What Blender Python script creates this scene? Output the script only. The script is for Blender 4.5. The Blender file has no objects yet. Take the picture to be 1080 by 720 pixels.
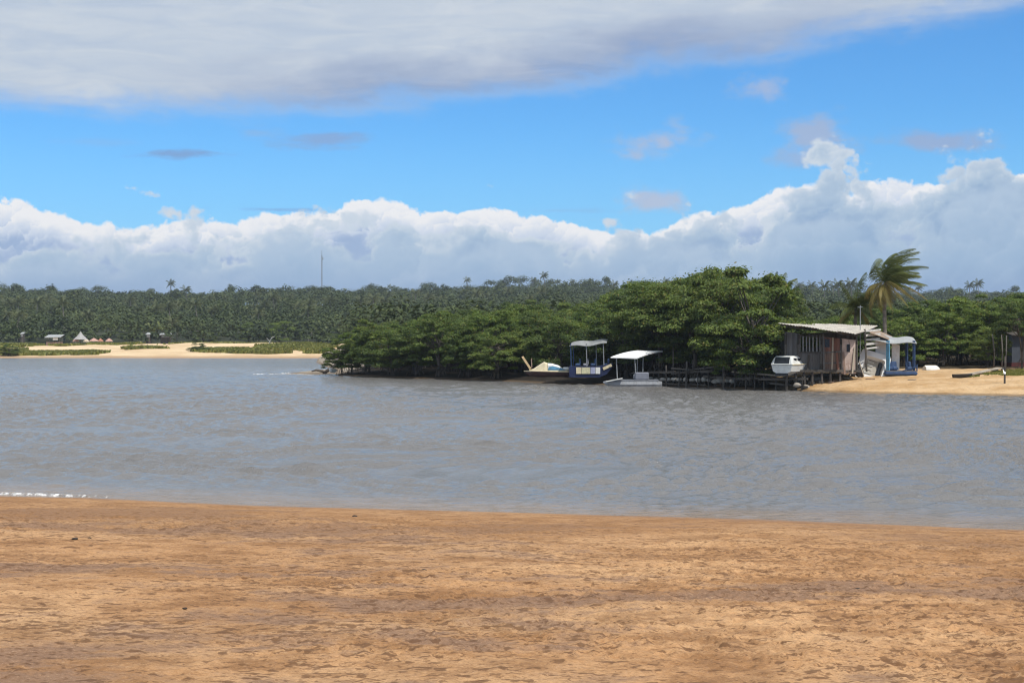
import bpy, math, random
import numpy as np
from mathutils import Vector, Matrix

random.seed(7)
RNG = np.random.default_rng(11)
S = bpy.context.scene
COL = S.collection
F = 1560.0          # focal length in pixels of the 1080 px wide photograph
EYE = 3.2           # eye height above the water
HOR = 358.0         # row of the horizon

def at(px, py, D):
    return Vector(((px - 540) / F * D, D, EYE - (py - HOR) / F * D))

def lin(r, g, b):
    f = lambda c: (c / 255 / 12.92) if c / 255 <= .04045 else ((c / 255 + .055) / 1.055) ** 2.4
    return (f(r), f(g), f(b))

# ------------------------------------------------------------------ node helpers
class E:
    """a socket that can be used in arithmetic"""
    def __init__(self, nt, s): self.nt, self.s = nt, s
    def _m(self, op, *a):
        n = self.nt.nodes.new('ShaderNodeMath'); n.operation = op
        for i, v in enumerate((self,) + a):
            if isinstance(v, E): self.nt.links.new(v.s, n.inputs[i])
            else: n.inputs[i].default_value = v
        return E(self.nt, n.outputs[0])
    def __add__(self, o): return self._m('ADD', o)
    __radd__ = __add__
    def __sub__(self, o): return self._m('SUBTRACT', o)
    def __rsub__(self, o): return (self * -1.0) + o
    def __mul__(self, o): return self._m('MULTIPLY', o)
    __rmul__ = __mul__
    def __truediv__(self, o): return self._m('DIVIDE', o)
    def mx(self, o): return self._m('MAXIMUM', o)
    def mn(self, o): return self._m('MINIMUM', o)
    def pw(self, o): return self._m('POWER', o)
    def step(self, a, b, lo=0., hi=1.):
        n = self.nt.nodes.new('ShaderNodeMapRange'); n.interpolation_type = 'SMOOTHSTEP'
        self.nt.links.new(self.s, n.inputs[0])
        for i, v in zip((1, 2, 3, 4), (a, b, lo, hi)):
            n.inputs[i].default_value = v
        return E(self.nt, n.outputs[0])

def mixc(nt, fac, a, b, blend='MIX'):
    n = nt.nodes.new('ShaderNodeMix'); n.data_type = 'RGBA'; n.blend_type = blend
    n.clamp_factor = True
    for idx, v in ((0, fac), (6, a), (7, b)):
        if isinstance(v, E): nt.links.new(v.s, n.inputs[idx])
        elif hasattr(v, 'is_linked'): nt.links.new(v, n.inputs[idx])
        elif idx == 0: n.inputs[0].default_value = v
        else: n.inputs[idx].default_value = (*v, 1)
    return n.outputs[2]

def vmap(nt, vec, scale=(1, 1, 1), loc=(0, 0, 0), rot=(0, 0, 0)):
    n = nt.nodes.new('ShaderNodeMapping')
    n.inputs['Scale'].default_value = scale; n.inputs['Location'].default_value = loc
    n.inputs['Rotation'].default_value = rot
    nt.links.new(vec, n.inputs[0]); return n.outputs[0]

def noise(nt, vec, scale, detail=4, rough=.55, dist=0):
    n = nt.nodes.new('ShaderNodeTexNoise'); n.inputs['Scale'].default_value = scale
    n.inputs['Detail'].default_value = detail; n.inputs['Roughness'].default_value = rough
    n.inputs['Distortion'].default_value = dist
    nt.links.new(vec, n.inputs['Vector']); return E(nt, n.outputs[0])

def voro(nt, vec, scale, feat='SMOOTH_F1', smooth=.6):
    n = nt.nodes.new('ShaderNodeTexVoronoi'); n.feature = feat
    n.inputs['Scale'].default_value = scale
    if feat == 'SMOOTH_F1': n.inputs['Smoothness'].default_value = smooth
    nt.links.new(vec, n.inputs['Vector']); return E(nt, n.outputs[0])

def mat(name):
    m = bpy.data.materials.new(name); m.use_nodes = True
    nt = m.node_tree; return m, nt, nt.nodes['Principled BSDF']

def objcoord(nt): return nt.nodes.new('ShaderNodeTexCoord').outputs['Object']
def poscoord(nt): return nt.nodes.new('ShaderNodeNewGeometry').outputs['Position']

def bump(nt, b, h, dist, strength=1.0):
    n = nt.nodes.new('ShaderNodeBump'); n.inputs['Distance'].default_value = dist
    n.inputs['Strength'].default_value = strength
    nt.links.new(h.s, n.inputs['Height']); nt.links.new(n.outputs[0], b.inputs['Normal'])

MATS = {}
def paint(name, col, rough=.5, var=.25, grime=.35, grime_col=(.12, .09, .06), scale=3.0, metal=0., spec=.4, bmp=.004):
    """worn paint, plastic, timber: base colour with blotches of dirt and fading"""
    if name in MATS: return MATS[name]
    m, nt, b = mat(name); c = objcoord(nt)
    n1 = noise(nt, c, scale, 5, .6); n2 = noise(nt, vmap(nt, c, (1, 1, .35)), scale * 2.7, 6, .7, .6)
    base = mixc(nt, n1.step(.3, .7), tuple(x * (1 - var) for x in col), tuple(min(1, x * (1 + var * .6)) for x in col))
    base = mixc(nt, n2.step(.5, .75) * grime, base, grime_col)
    nt.links.new(base, b.inputs['Base Color'])
    b.inputs['Roughness'].default_value = rough; b.inputs['Metallic'].default_value = metal
    b.inputs['Specular IOR Level'].default_value = spec
    if bmp: bump(nt, b, n2, bmp)
    MATS[name] = m; return m

def boards(name, col, col2, axis='X', width=.12, rough=.8):
    """weathered timber boards: separate plank tones, dark gaps between planks"""
    if name in MATS: return MATS[name]
    m, nt, b = mat(name); c = objcoord(nt)
    sp = nt.nodes.new('ShaderNodeSeparateXYZ'); nt.links.new(c, sp.inputs[0])
    a = E(nt, sp.outputs[axis]) / width
    idx = a._m('FLOOR'); fr = a._m('FRACT')
    wn = nt.nodes.new('ShaderNodeTexWhiteNoise'); wn.noise_dimensions = '1D'; nt.links.new(idx.s, wn.inputs['W'])
    tone = E(nt, wn.outputs[0])
    sc = (9, 9, 1.2) if axis == 'X' else (1.2, 9, 9)
    g = noise(nt, vmap(nt, c, sc), 2.2, 6, .65, .4)
    base = mixc(nt, (tone * .75 + g * .5 - .15), col, col2)
    st = noise(nt, vmap(nt, c, (3, 3, .6)), 1.6, 5, .6)
    base = mixc(nt, st.step(.52, .72) * .6, base, (.09, .075, .06))
    nt.links.new(base, b.inputs['Base Color']); b.inputs['Roughness'].default_value = rough
    b.inputs['Specular IOR Level'].default_value = .2
    gap = fr.step(.0, .06) * (1 - fr.step(.94, 1.0))
    bump(nt, b, gap + g * .3, .012)
    MATS[name] = m; return m

# ------------------------------------------------------------------ mesh helpers
class MB:
    def __init__(self): self.v, self.f = [], []
    def add(self, vs, fs):
        o = len(self.v); self.v += [tuple(p) for p in vs]; self.f += [tuple(i + o for i in q) for q in fs]; return self
    def box(self, c, s, rot=None, bev=0.):
        hx, hy, hz = s[0] / 2, s[1] / 2, s[2] / 2
        k = min(bev, hx * .9, hy * .9, hz * .9)
        R = rot or Matrix()
        if k <= 0:
            vs = [Vector((x, y, z)) for z in (-hz, hz) for x, y in ((-hx, -hy), (hx, -hy), (hx, hy), (-hx, hy))]
            fs = [(3, 2, 1, 0), (4, 5, 6, 7), (0, 1, 5, 4), (1, 2, 6, 5), (2, 3, 7, 6), (3, 0, 4, 7)]
        else:
            rings = []
            for z, q in ((-hz, k), (-hz + k, 0), (hz - k, 0), (hz, k)):
                a, b_ = hx - q, hy - q; kk = k * .999 if q == 0 else k * .4
                rings.append([Vector(p) for p in ((-a + kk, -b_, z), (a - kk, -b_, z), (a, -b_ + kk, z), (a, b_ - kk, z),
                                                  (a - kk, b_, z), (-a + kk, b_, z), (-a, b_ - kk, z), (-a, -b_ + kk, z))])
            vs = [p for r in rings for p in r]
            fs = [tuple(reversed(range(8))), tuple(range(24, 32))]
            for r in range(3):
                for i in range(8):
                    j = (i + 1) % 8; fs.append((r * 8 + i, r * 8 + j, r * 8 + 8 + j, r * 8 + 8 + i))
        C = Vector(c)
        return self.add([R @ p + C for p in vs], fs)
    def tube(self, path, rad, n=6, cap=True):
        path = [Vector(p) for p in path]
        if not hasattr(rad, '__len__'): rad = [rad] * len(path)
        rings = []; prev = None
        for i, p in enumerate(path):
            t = (path[min(i + 1, len(path) - 1)] - path[max(i - 1, 0)])
            t = t.normalized() if t.length > 1e-9 else Vector((0, 0, 1))
            u = prev - t * prev.dot(t) if prev is not None else t.orthogonal()
            if u.length < 1e-6: u = t.orthogonal()
            u.normalize(); prev = u; w = t.cross(u)
            rings.append([p + (u * math.cos(2 * math.pi * k / n) + w * math.sin(2 * math.pi * k / n)) * rad[i] for k in range(n)])
        vs = [q for r in rings for q in r]; fs = []
        for i in range(len(path) - 1):
            for k in range(n):
                j = (k + 1) % n; fs.append((i * n + k, i * n + j, i * n + n + j, i * n + n + k))
        if cap: fs += [tuple(reversed(range(n))), tuple(range((len(path) - 1) * n, len(path) * n))]
        return self.add(vs, fs)
    def bar(self, p0, p1, w, h=None, up=(0, 0, 1)):
        p0, p1 = Vector(p0), Vector(p1); t = (p1 - p0); L = t.length; t.normalize()
        u = Vector(up); u = u - t * u.dot(t)
        if u.length < 1e-4: u = t.orthogonal()
        u.normalize(); s = t.cross(u)
        R = Matrix((t, s, u)).transposed().to_4x4()
        return self.box((p0 + p1) / 2, (L, w, h or w), R)
    def loft(self, secs, closed=True, caps=True):
        n = len(secs[0]); vs = [p for s in secs for p in s]; fs = []
        for i in range(len(secs) - 1):
            for k in range(n if closed else n - 1):
                j = (k + 1) % n; fs.append((i * n + k, i * n + j, i * n + n + j, i * n + n + k))
        if caps and closed: fs += [tuple(reversed(range(n))), tuple(range((len(secs) - 1) * n, len(secs) * n))]
        return self.add(vs, fs)
    def sheet(self, A, B, C, D, nu, nv, fn=None, thick=.02):
        """a thick four-cornered sheet (A-B near edge, D-C far edge), fn(u, v) lifts it"""
        A, B, C, D = map(Vector, (A, B, C, D)); top = []
        for j in range(nv + 1):
            for i in range(nu + 1):
                u, v = i / nu, j / nv
                p = (A * (1 - u) + B * u) * (1 - v) + (D * (1 - u) + C * u) * v
                if fn: p = p + Vector((0, 0, fn(u, v)))
                top.append(p)
        m = (nu + 1) * (nv + 1); bot = [p - Vector((0, 0, thick)) for p in top]; fs = []
        g = lambda i, j: j * (nu + 1) + i
        for j in range(nv):
            for i in range(nu):
                q = (g(i, j), g(i + 1, j), g(i + 1, j + 1), g(i, j + 1))
                fs += [q, tuple(x + m for x in reversed(q))]
        ed = [g(i, 0) for i in range(nu + 1)] + [g(nu, j) for j in range(1, nv + 1)] + [g(i, nv) for i in range(nu - 1, -1, -1)] + [g(0, j) for j in range(nv - 1, 0, -1)]
        for k in range(len(ed)):
            a, b = ed[k], ed[(k + 1) % len(ed)]; fs.append((b, a, a + m, b + m))
        return self.add(top + bot, fs)
    def lump(self, c, r, seed, n=8, amp=.25):
        rd = random.Random(seed); c = Vector(c); vs, fs = [], []
        ph = [rd.uniform(0, 6.28) for _ in range(6)]
        m = n // 2 + 1
        for i in range(m + 1):
            th = math.pi * i / m
            for k in range(n):
                a = 2 * math.pi * k / n
                q = 1 + amp * (math.sin(2 * a + ph[0]) * math.sin(th * 2 + ph[1]) + .6 * math.sin(3 * a + ph[2] + th * 3) )
                vs.append(c + Vector((r[0] * math.sin(th) * math.cos(a) * q, r[1] * math.sin(th) * math.sin(a) * q, r[2] * math.cos(th) * (1 + amp * .4 * math.sin(a + ph[3])))))
        for i in range(m):
            for k in range(n):
                j = (k + 1) % n; fs.append((i * n + k, i * n + n + k, i * n + n + j, i * n + j))
        return self.add(vs, fs)
    def build(self, name, m, parent=None, smooth=False):
        me = bpy.data.meshes.new(name); me.from_pydata([tuple(p) for p in self.v], [], self.f); me.validate(); me.update()
        return link(name, me, m, parent, smooth)

def link(name, me, m, parent=None, smooth=False):
    if m is not None: me.materials.append(m)
    if smooth: me.polygons.foreach_set('use_smooth', [True] * len(me.polygons))
    o = bpy.data.objects.new(name, me); COL.objects.link(o)
    if parent is not None: o.parent = parent
    return o

def npmesh(name, V, Fq, smooth=False):
    """mesh from numpy arrays of vertices and quads"""
    me = bpy.data.meshes.new(name); me.vertices.add(len(V)); me.vertices.foreach_set('co', np.asarray(V, np.float32).ravel())
    nq = len(Fq); me.loops.add(nq * 4); me.loops.foreach_set('vertex_index', np.asarray(Fq, np.int32).ravel())
    me.polygons.add(nq); me.polygons.foreach_set('loop_start', np.arange(nq, dtype=np.int32) * 4)
    if smooth: me.polygons.foreach_set('use_smooth', np.ones(nq, bool))
    me.update(calc_edges=True); return me

def tag(o, label, cat, group=None, kind=None):
    o['label'] = label; o['category'] = cat
    if group: o['group'] = group
    if kind: o['kind'] = kind
    return o
def struct(o, kind='structure'): o['kind'] = kind; return o
def thing(name, label, cat, loc=(0, 0, 0), rz=0., group=None, rx=0., ry=0.):
    o = bpy.data.objects.new(name, None); o.empty_display_size = .3; COL.objects.link(o)
    o.location = loc; o.rotation_euler = (rx, ry, rz)
    return tag(o, label, cat, group)
def copy_tree(o, parent=None):
    c = o.copy(); COL.objects.link(c)
    if parent is not None: c.parent = parent
    for ch in list(o.children): copy_tree(ch, c)
    return c

# ------------------------------------------------------------------ numpy noise
def hsh(ix, iy, s):
    h = np.sin(ix * 127.1 + iy * 311.7 + s * 74.7) * 43758.5453
    return h - np.floor(h)
def vnoise(x, y, s=0):
    ix, iy = np.floor(x), np.floor(y); fx, fy = x - ix, y - iy
    fx = fx * fx * (3 - 2 * fx); fy = fy * fy * (3 - 2 * fy)
    a, b, c, d = hsh(ix, iy, s), hsh(ix + 1, iy, s), hsh(ix, iy + 1, s), hsh(ix + 1, iy + 1, s)
    return (a * (1 - fx) + b * fx) * (1 - fy) + (c * (1 - fx) + d * fx) * fy
def fbm(x, y, s=0, oct=4, gain=.5):
    r, a, t = 0, 1., 0
    for k in range(oct):
        r = r + a * vnoise(x * 2 ** k + k * 17.3, y * 2 ** k + k * 9.1, s + k); t += a; a *= gain
    return r / t
def dents(x, y, s, prob=.7, stretch=1.6):
    """trampled hollows with a pushed-up rim, one per jittered cell"""
    out = np.zeros_like(x); ix, iy = np.floor(x), np.floor(y)
    for dx in (-1, 0, 1):
        for dy in (-1, 0, 1):
            cx, cy = ix + dx, iy + dy
            px = cx + hsh(cx, cy, s); py = cy + hsh(cx, cy, s + 1)
            on = hsh(cx, cy, s + 2) < prob
            an = hsh(cx, cy, s + 3) * 3.14; r = .22 + .3 * hsh(cx, cy, s + 4)
            ux, uy = x - px, y - py
            a = ux * np.cos(an) + uy * np.sin(an); b = -ux * np.sin(an) + uy * np.cos(an)
            d = np.sqrt((a / stretch) ** 2 + (b * stretch ** .5) ** 2) / r
            k = np.where(d < 1, -(1 - d * d), 0) + .45 * np.exp(-((d - 1.15) / .28) ** 2)
            out += np.where(on, k * (.5 + .8 * hsh(cx, cy, s + 5)), 0)
    return out
def sstep(x, a, b):
    t = np.clip((x - a) / (b - a), 0, 1); return t * t * (3 - 2 * t)
def gridfaces(nr, nc):
    a = np.arange(nr * nc).reshape(nr, nc)
    return np.stack([a[:-1, :-1], a[:-1, 1:], a[1:, 1:], a[1:, :-1]], -1).reshape(-1, 4)
# ------------------------------------------------------------------ camera
cd = bpy.data.cameras.new('camera'); cam = bpy.data.objects.new('camera', cd); COL.objects.link(cam)
cd.sensor_width = 36; cd.lens = F / 1080 * 36; cd.clip_start = .1; cd.clip_end = 6000
cam.location = (0, 0, EYE); cam.rotation_euler = (math.pi / 2 - math.atan(2 / F), 0, 0)
S.camera = cam

# ------------------------------------------------------------------ daylight
SUN = Vector((.42, -.52, 1.02)).normalized()        # direction towards the sun
SUN_EL = math.asin(SUN.z); SUN_AZ = math.atan2(SUN.x, SUN.y)
sl = bpy.data.lights.new('sun', 'SUN'); sl.energy = 4.0; sl.angle = math.radians(.53); sl.color = (1, .955, .88)
so = bpy.data.objects.new('sun', sl); COL.objects.link(so)
so.rotation_euler = (-SUN).to_track_quat('-Z', 'Y').to_euler()

W = bpy.data.worlds.new('World'); S.world = W; W.use_nodes = True
nt = W.node_tree; bg = nt.nodes['Background']; bg.inputs['Strength'].default_value = .1
sky = nt.nodes.new('ShaderNodeTexSky'); sky.sky_type = 'NISHITA'; sky.sun_disc = False
sky.sun_elevation = SUN_EL; sky.sun_rotation = SUN_AZ
sky.air_density = 1.0; sky.dust_density = .15; sky.ozone_density = 3.0; sky.altitude = 10
gen = nt.nodes.new('ShaderNodeTexCoord').outputs['Generated']
sp = nt.nodes.new('ShaderNodeSeparateXYZ'); nt.links.new(gen, sp.inputs[0])
dx, dy, dz = (E(nt, sp.outputs[i]) for i in range(3))
az = dx._m('ARCTAN2', dy)                                           # 0 straight ahead, radians
hyp = (dx * dx + dy * dy)._m('SQRT')
el = dz / hyp.mx(.02)
def AZ(px): return math.atan((px - 540) / F)
def EL(py, px=540): return (HOR - py) / F * math.cos(AZ(px))
def profile(pts):
    """height of a cloud edge over the compass: a float curve through (column, row) points"""
    n = nt.nodes.new('ShaderNodeFloatCurve'); c = n.mapping.curves[0]
    P = [(.0, EL(pts[0][1], pts[0][0]) * 3)] + [((AZ(x) + .6) / 1.2, EL(y, x) * 3) for x, y in pts] + [(1., EL(pts[-1][1], pts[-1][0]) * 3)]
    while len(c.points) < len(P): c.points.new(.5, .5)
    for p, q in zip(c.points, P): p.location = q; p.handle_type = 'AUTO_CLAMPED'
    n.mapping.use_clip = False; n.mapping.update()
    nt.links.new(((az + .6) / 1.2).s, n.inputs['Value']); return E(nt, n.outputs[0]) / 3
PX = 1 / F
comb = nt.nodes.new('ShaderNodeCombineXYZ'); nt.links.new(az.s, comb.inputs[0]); nt.links.new(el.mn(2.5).s, comb.inputs[1])
sv = comb.outputs[0]                                                # compass angle and height on the sky
def noise(nt, vec, scale, detail=4, rough=.55, dist=0, _n=noise):
    e = _n(nt, vec, scale, detail, rough, dist); e.s.node.noise_dimensions = '2D'; return e
def voro2(vec, scale):
    """rounded heaps: height of the dome, and how far the dome faces the upper light here"""
    n = nt.nodes.new('ShaderNodeTexVoronoi'); n.voronoi_dimensions = '2D'; n.feature = 'F1'
    n.inputs['Scale'].default_value = scale; nt.links.new(vec, n.inputs['Vector'])
    vm = nt.nodes.new('ShaderNodeVectorMath'); vm.operation = 'SUBTRACT'
    nt.links.new(vec, vm.inputs[0]); nt.links.new(n.outputs['Position'], vm.inputs[1])
    dt = nt.nodes.new('ShaderNodeVectorMath'); dt.operation = 'DOT_PRODUCT'
    nt.links.new(vm.outputs[0], dt.inputs[0]); dt.inputs[1].default_value = (-.45 * scale, .9 * scale, 0)
    d = E(nt, n.outputs['Distance']); return 1 - d * d, E(nt, dt.outputs['Value'])
wn_ = nt.nodes.new('ShaderNodeTexNoise'); wn_.noise_dimensions = '2D'; wn_.inputs['Scale'].default_value = 40
wn_.inputs['Detail'].default_value = 5; wn_.inputs['Roughness'].default_value = .62; nt.links.new(sv, wn_.inputs['Vector'])
wvm = nt.nodes.new('ShaderNodeVectorMath'); wvm.operation = 'MULTIPLY_ADD'
nt.links.new(wn_.outputs['Color'], wvm.inputs[0]); wvm.inputs[1].default_value = (.026,) * 3; nt.links.new(sv, wvm.inputs[2])
fine = noise(nt, sv, 130, 5, .64)
def heap(seed, pts, amp, lit, mid, dark, depth, sc=1.0, soft=.003, bias=0., low_=.0065, fw=.5, hole=0.):
    v = vmap(nt, wvm.outputs[0], (sc, sc * 1.15, 1), (seed, seed * .7, 0))
    (h1, f1), (h2, f2), (h3, f3) = voro2(v, 16), voro2(v, 37), voro2(v, 88)
    d = profile(pts) - low_ + (flb - .5) * hole + (h1 * .42 + h2 * .26 + h3 * .14 + fine * .22 - .70) * amp - el
    a = d.step(-soft * .4, soft)
    face = f1 * .40 + f2 * .32 + f3 * .20 + (fine - .5) * .5
    sh = (1 - d.step(0, depth)) * .72 + face * fw + bias + (flb - .5) * .7
    c = mixc(nt, sh.step(.0, .45), dark, mid)
    c = mixc(nt, sh.step(.38, .85), c, lit)
    return a, c
white, pale, blue, deep = lin(250, 251, 252), lin(205, 216, 233), lin(160, 180, 214), lin(142, 163, 202)
K = lambda c, k=10: tuple(x * k for x in c)
tintsky = mixc(nt, 1.0, sky.outputs[0], (.49, 1.02, 1.48), 'MULTIPLY')
skycol = tintsky
# thin pale veil of air low over the land
skycol = mixc(nt, (1 - el.step(.02, .16)) * .6, skycol, K(lin(148, 205, 248)))
# small loose clouds and streaks in the blue gap
fl = noise(nt, vmap(nt, sv, (1, 1.7, 1)), 40, 6, .62)
flb = noise(nt, vmap(nt, sv, (1, 1.5, 1), (2, 5, 0)), 18, 4, .5)
fl2 = noise(nt, vmap(nt, sv, (1, 4, 1)), 30, 5, .6)
def puff(px, py, rx, ry, col, strength=.9, n=fl, sl=0.):
    x0, e0 = AZ(px), EL(py, px)
    u = (az - x0) / (rx * PX); v = ((el - e0) - (az - x0) * sl) / (ry * PX)
    r = (u * u + v * v)._m('SQRT')
    return (1.0 - r + (n - .5) * 1.9 + (flb - .5) * 1.5).step(-.05, .95) * strength, K(col)
lil = lin(176, 191, 219)
# the great low grey sheet that covers the top of the view
edge = profile([(-300, 108), (0, 116), (120, 120), (220, 121), (320, 119), (420, 112), (480, 108), (540, 99), (620, 88), (700, 78), (800, 68), (860, 52), (940, 36), (1010, 24), (1080, 8), (1200, -30), (1350, -90)])
v2 = vmap(nt, sv, (1, 3.6, 1), rot=(0, 0, -.10))
s1 = noise(nt, v2, 9, 6, .58, .3); s2 = noise(nt, vmap(nt, sv, (1, 5.5, 1), (3, 1, 0), (0, 0, -.12)), 16, 5, .6, .5)
d = el - edge + (s1 - .5) * .03 + (fl - .5) * .014
a_s = d.step(-.008, .022)
c_s = mixc(nt, s2.step(.2, .8), lin(190, 205, 225), lin(208, 218, 230))
c_s = mixc(nt, s1.step(.48, .75) * .5, c_s, lin(222, 228, 235))
under = d.step(.0, .012) * (1 - d.step(.014, .046)) * (az + .34).step(.06, .25) * (1 - az.step(.12, .30)) * (.65 + s2.step(.3, .65) * .35)
c_s = mixc(nt, (1 - d.step(.0, .02)) * .5, c_s, lin(184, 197, 223))
c_s = mixc(nt, under * .85, c_s, lin(146, 166, 203))
for a, c in (puff(205, 163, 75, 6, lin(128, 160, 208), .8, fl2), puff(328, 148, 64, 11, lin(140, 168, 212), .75, fl2), puff(275, 140, 50, 9, lin(150, 182, 224), .5, fl2), puff(590, 222, 60, 4, lin(140, 185, 232), .4, fl2), puff(290, 221, 50, 3, lin(128, 170, 222), .6, fl2), puff(80, 150, 70, 5, lin(140, 185, 232), .35, fl2),
             puff(698, 150, 46, 23, lil, .95), puff(805, 92, 28, 23, lin(170, 187, 220), .8), puff(860, 146, 42, 32, lin(168, 184, 214), .85),
             puff(835, 168, 30, 16, lin(160, 182, 218), .6), puff(990, 149, 60, 14, lin(156, 176, 212), .85)):
    skycol = mixc(nt, a, skycol, c)
skycol = mixc(nt, a_s, skycol, K_ := mixc(nt, 1.0, c_s, (9.4,) * 3, 'MULTIPLY'))
up = (9.6,) * 3
def lay(sk, h): return mixc(nt, h[0], sk, mixc(nt, 1.0, h[1], up, 'MULTIPLY'))
skycol = lay(skycol, heap(1.3, [(-200, 225), (-40, 212), (12, 200), (50, 214), (80, 224), (130, 230), (190, 228), (260, 223), (330, 218), (385, 205), (420, 209), (450, 217), (490, 211), (520, 215), (560, 222), (600, 227), (640, 238), (690, 240), (730, 222), (790, 208), (830, 194), (850, 190), (880, 190), (925, 186), (970, 190), (1000, 186), (1040, 178), (1080, 178), (1160, 165), (1350, 190)],
    .032, lin(247, 248, 251), lin(214, 225, 242), lin(162, 186, 221), .030, 1.0, soft=.0022, bias=.12, fw=.62))
a, c = puff(688, 214, 40, 18, lin(184, 196, 220), .9); skycol = mixc(nt, a, skycol, c)
skycol = lay(skycol, heap(4.1, [(-200, 250), (0, 258), (60, 250), (130, 246), (200, 240), (250, 232), (300, 242), (360, 236), (430, 242), (465, 228), (500, 224), (540, 236), (590, 238), (640, 236), (690, 238), (760, 228), (815, 216), (845, 190), (885, 172), (915, 178), (945, 198), (975, 194), (1005, 178), (1035, 166), (1080, 184), (1160, 170), (1350, 200)],
    .052, lin(212, 224, 237), lin(177, 200, 224), lin(148, 178, 213), .040, 1.25, soft=.0075, fw=.42, hole=.12))
skycol = lay(skycol, heap(7.7, [(-200, 268), (0, 272), (80, 258), (160, 264), (260, 256), (340, 252), (420, 258), (500, 254), (580, 262), (660, 258), (740, 254), (820, 248), (900, 222), (960, 232), (1020, 218), (1080, 214), (1350, 230)],
    .046, lin(184, 205, 228), lin(161, 189, 219), lin(144, 175, 211), .06, 1.1, soft=.016, fw=.26, hole=.08))
low = (1 - el.step(.025, .055)) * .5
skycol = mixc(nt, low, skycol, K(lin(156, 177, 213), 9.4))
nt.links.new(skycol, bg.inputs[0])
W.cycles.sampling_method = 'NONE'

vs = S.view_settings; vs.view_transform = 'Standard'; vs.look = 'None'; vs.exposure = 0; vs.gamma = 1; vs.use_curve_mapping = False
S.cycles.max_bounces = 6; S.cycles.transparent_max_bounces = 8; S.cycles.volume_bounces = 0
S.cycles.diffuse_bounces = 2; S.cycles.glossy_bounces = 2; S.cycles.transmission_bounces = 3
S.cycles.caustics_reflective = False; S.cycles.caustics_refractive = False
S.cycles.use_adaptive_sampling = True; S.cycles.adaptive_threshold = .012; S.cycles.adaptive_min_samples = 20
S.cycles.use_denoising = True;  S.cycles.filter_width = 1.15; S.cycles.sample_clamp_indirect = 6

def noise(nt, vec, scale, detail=4, rough=.55, dist=0, _n=noise):
    e = _n(nt, vec, scale, detail, rough, dist); e.s.node.noise_dimensions = '3D'; return e
# ------------------------------------------------------------------ the air over the estuary
HAZE = True
if HAZE:
    hb = MB().box((0, 410, 25.5), (2600, 1020, 59)).build('haze', None)
    hm = bpy.data.materials.new('haze_air'); hm.use_nodes = True; hn = hm.node_tree
    hn.nodes.clear(); ho = hn.nodes.new('ShaderNodeOutputMaterial'); pv = hn.nodes.new('ShaderNodeVolumePrincipled')
    pv.inputs['Color'].default_value = (.80, .89, 1, 1); pv.inputs['Density'].default_value = .00021
    pv.inputs['Anisotropy'].default_value = .3
    hn.links.new(pv.outputs[0], ho.inputs['Volume']); hb.data.materials.append(hm); struct(hb, 'stuff')
# ------------------------------------------------------------------ sand of the near beach
def water_edge(x):
    """distance of the waterline from the camera's row, near shore"""
    return np.interp(x, [-120, -40, -14, -10.6, -8.5, -5.2, 0, 4.6, 8.7, 16, 60, 200], [60, 40, 31.6, 30.3, 29.9, 28.6, 27.4, 26.3, 24.8, 22.6, 14, 6])
def beach_z(x, y):
    s = (water_edge(x) - y) * .965
    return np.where(s > 0, .03 * (1 - np.exp(-s / .4)) + 1.42 * (1 - np.exp(-s / 23)), s * .12)
rows = [-14., -9, -6, -4]
y = -2.5
while y < 33.5:
    rows.append(y); y += .22 if y < 5 else .018 + .0012 * max(0, y - 5)
rows += [36, 42, 50, 62]
rows = np.array(rows); NC = 620
u = np.linspace(-1, 1, NC)
Yg = np.repeat(rows[:, None], NC, 1)
wid = np.maximum(3.0, .36 * Yg + 1.6)
Xg = wid * u[None, :] * (1 + 0 * Yg) + np.sign(u[None, :]) * np.maximum(0, np.abs(u[None, :]) - .86) ** 2 * 4500
Z = beach_z(Xg, Yg)
s = (water_edge(Xg) - Yg) * .965
dry = sstep(s, .8, 5)
amp = .25 + .75 * sstep(fbm(Xg * .22, Yg * .3, 3, 3), .38, .62)
Z += (fbm(Xg * .5, Yg * .5, 5, 3) - .5) * .08 * dry + (fbm(Xg * 1.7, Yg * 1.7, 8, 3) - .5) * .035 * (.3 + .7 * dry)
tramp = dents(Xg * 2.0, Yg * 2.0, 21, .45) * .016 + dents(Xg * 4.2 + 3, Yg * 4.2, 31, .65) * .017 + dents(Xg * 9 + 7, Yg * 9, 41, .7, 1.3) * .015
Z += tramp * amp * (.10 + .90 * dry)
Z += (fbm(Xg * 11, Yg * 11, 9, 3, .6) - .5) * .024 * (.35 + .65 * dry)
me = npmesh('beach', np.stack([Xg, Yg, Z], -1).reshape(-1, 3), gridfaces(len(rows), NC), True)
m, nt, b = mat('sand'); p = poscoord(nt)
n1 = noise(nt, vmap(nt, p, (.20, .30, 0), rot=(0, 0, .2)), 1.0, 4, .55, .4)
n2 = noise(nt, vmap(nt, p, (.9, 1.3, 0)), 1.0, 6, .68)
n3 = noise(nt, vmap(nt, p, (1, 1.6, 0)), 7, 5, .7)
n4 = noise(nt, vmap(nt, p, (.13, .24, 0), (4, 2, 0)), 1.0, 4, .6, .6)
dryc, tan, damp, mauve = (.57, .340, .172), (.415, .218, .096), (.225, .112, .048), (.225, .136, .090)
c = mixc(nt, n1.step(.44, .62), tan, dryc)
c = mixc(nt, n2.step(.30, .72), c, mixc(nt, .6, c, dryc))
c = mixc(nt, (1 - n2.step(.36, .56)) * .70, c, damp)
c = mixc(nt, (n4 + (n2 - .5) * .7).step(.50, .62) * .85, c, mauve)
c = mixc(nt, (1 - n3.step(.34, .48)) * .55, c, (.17, .085, .040))
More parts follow.
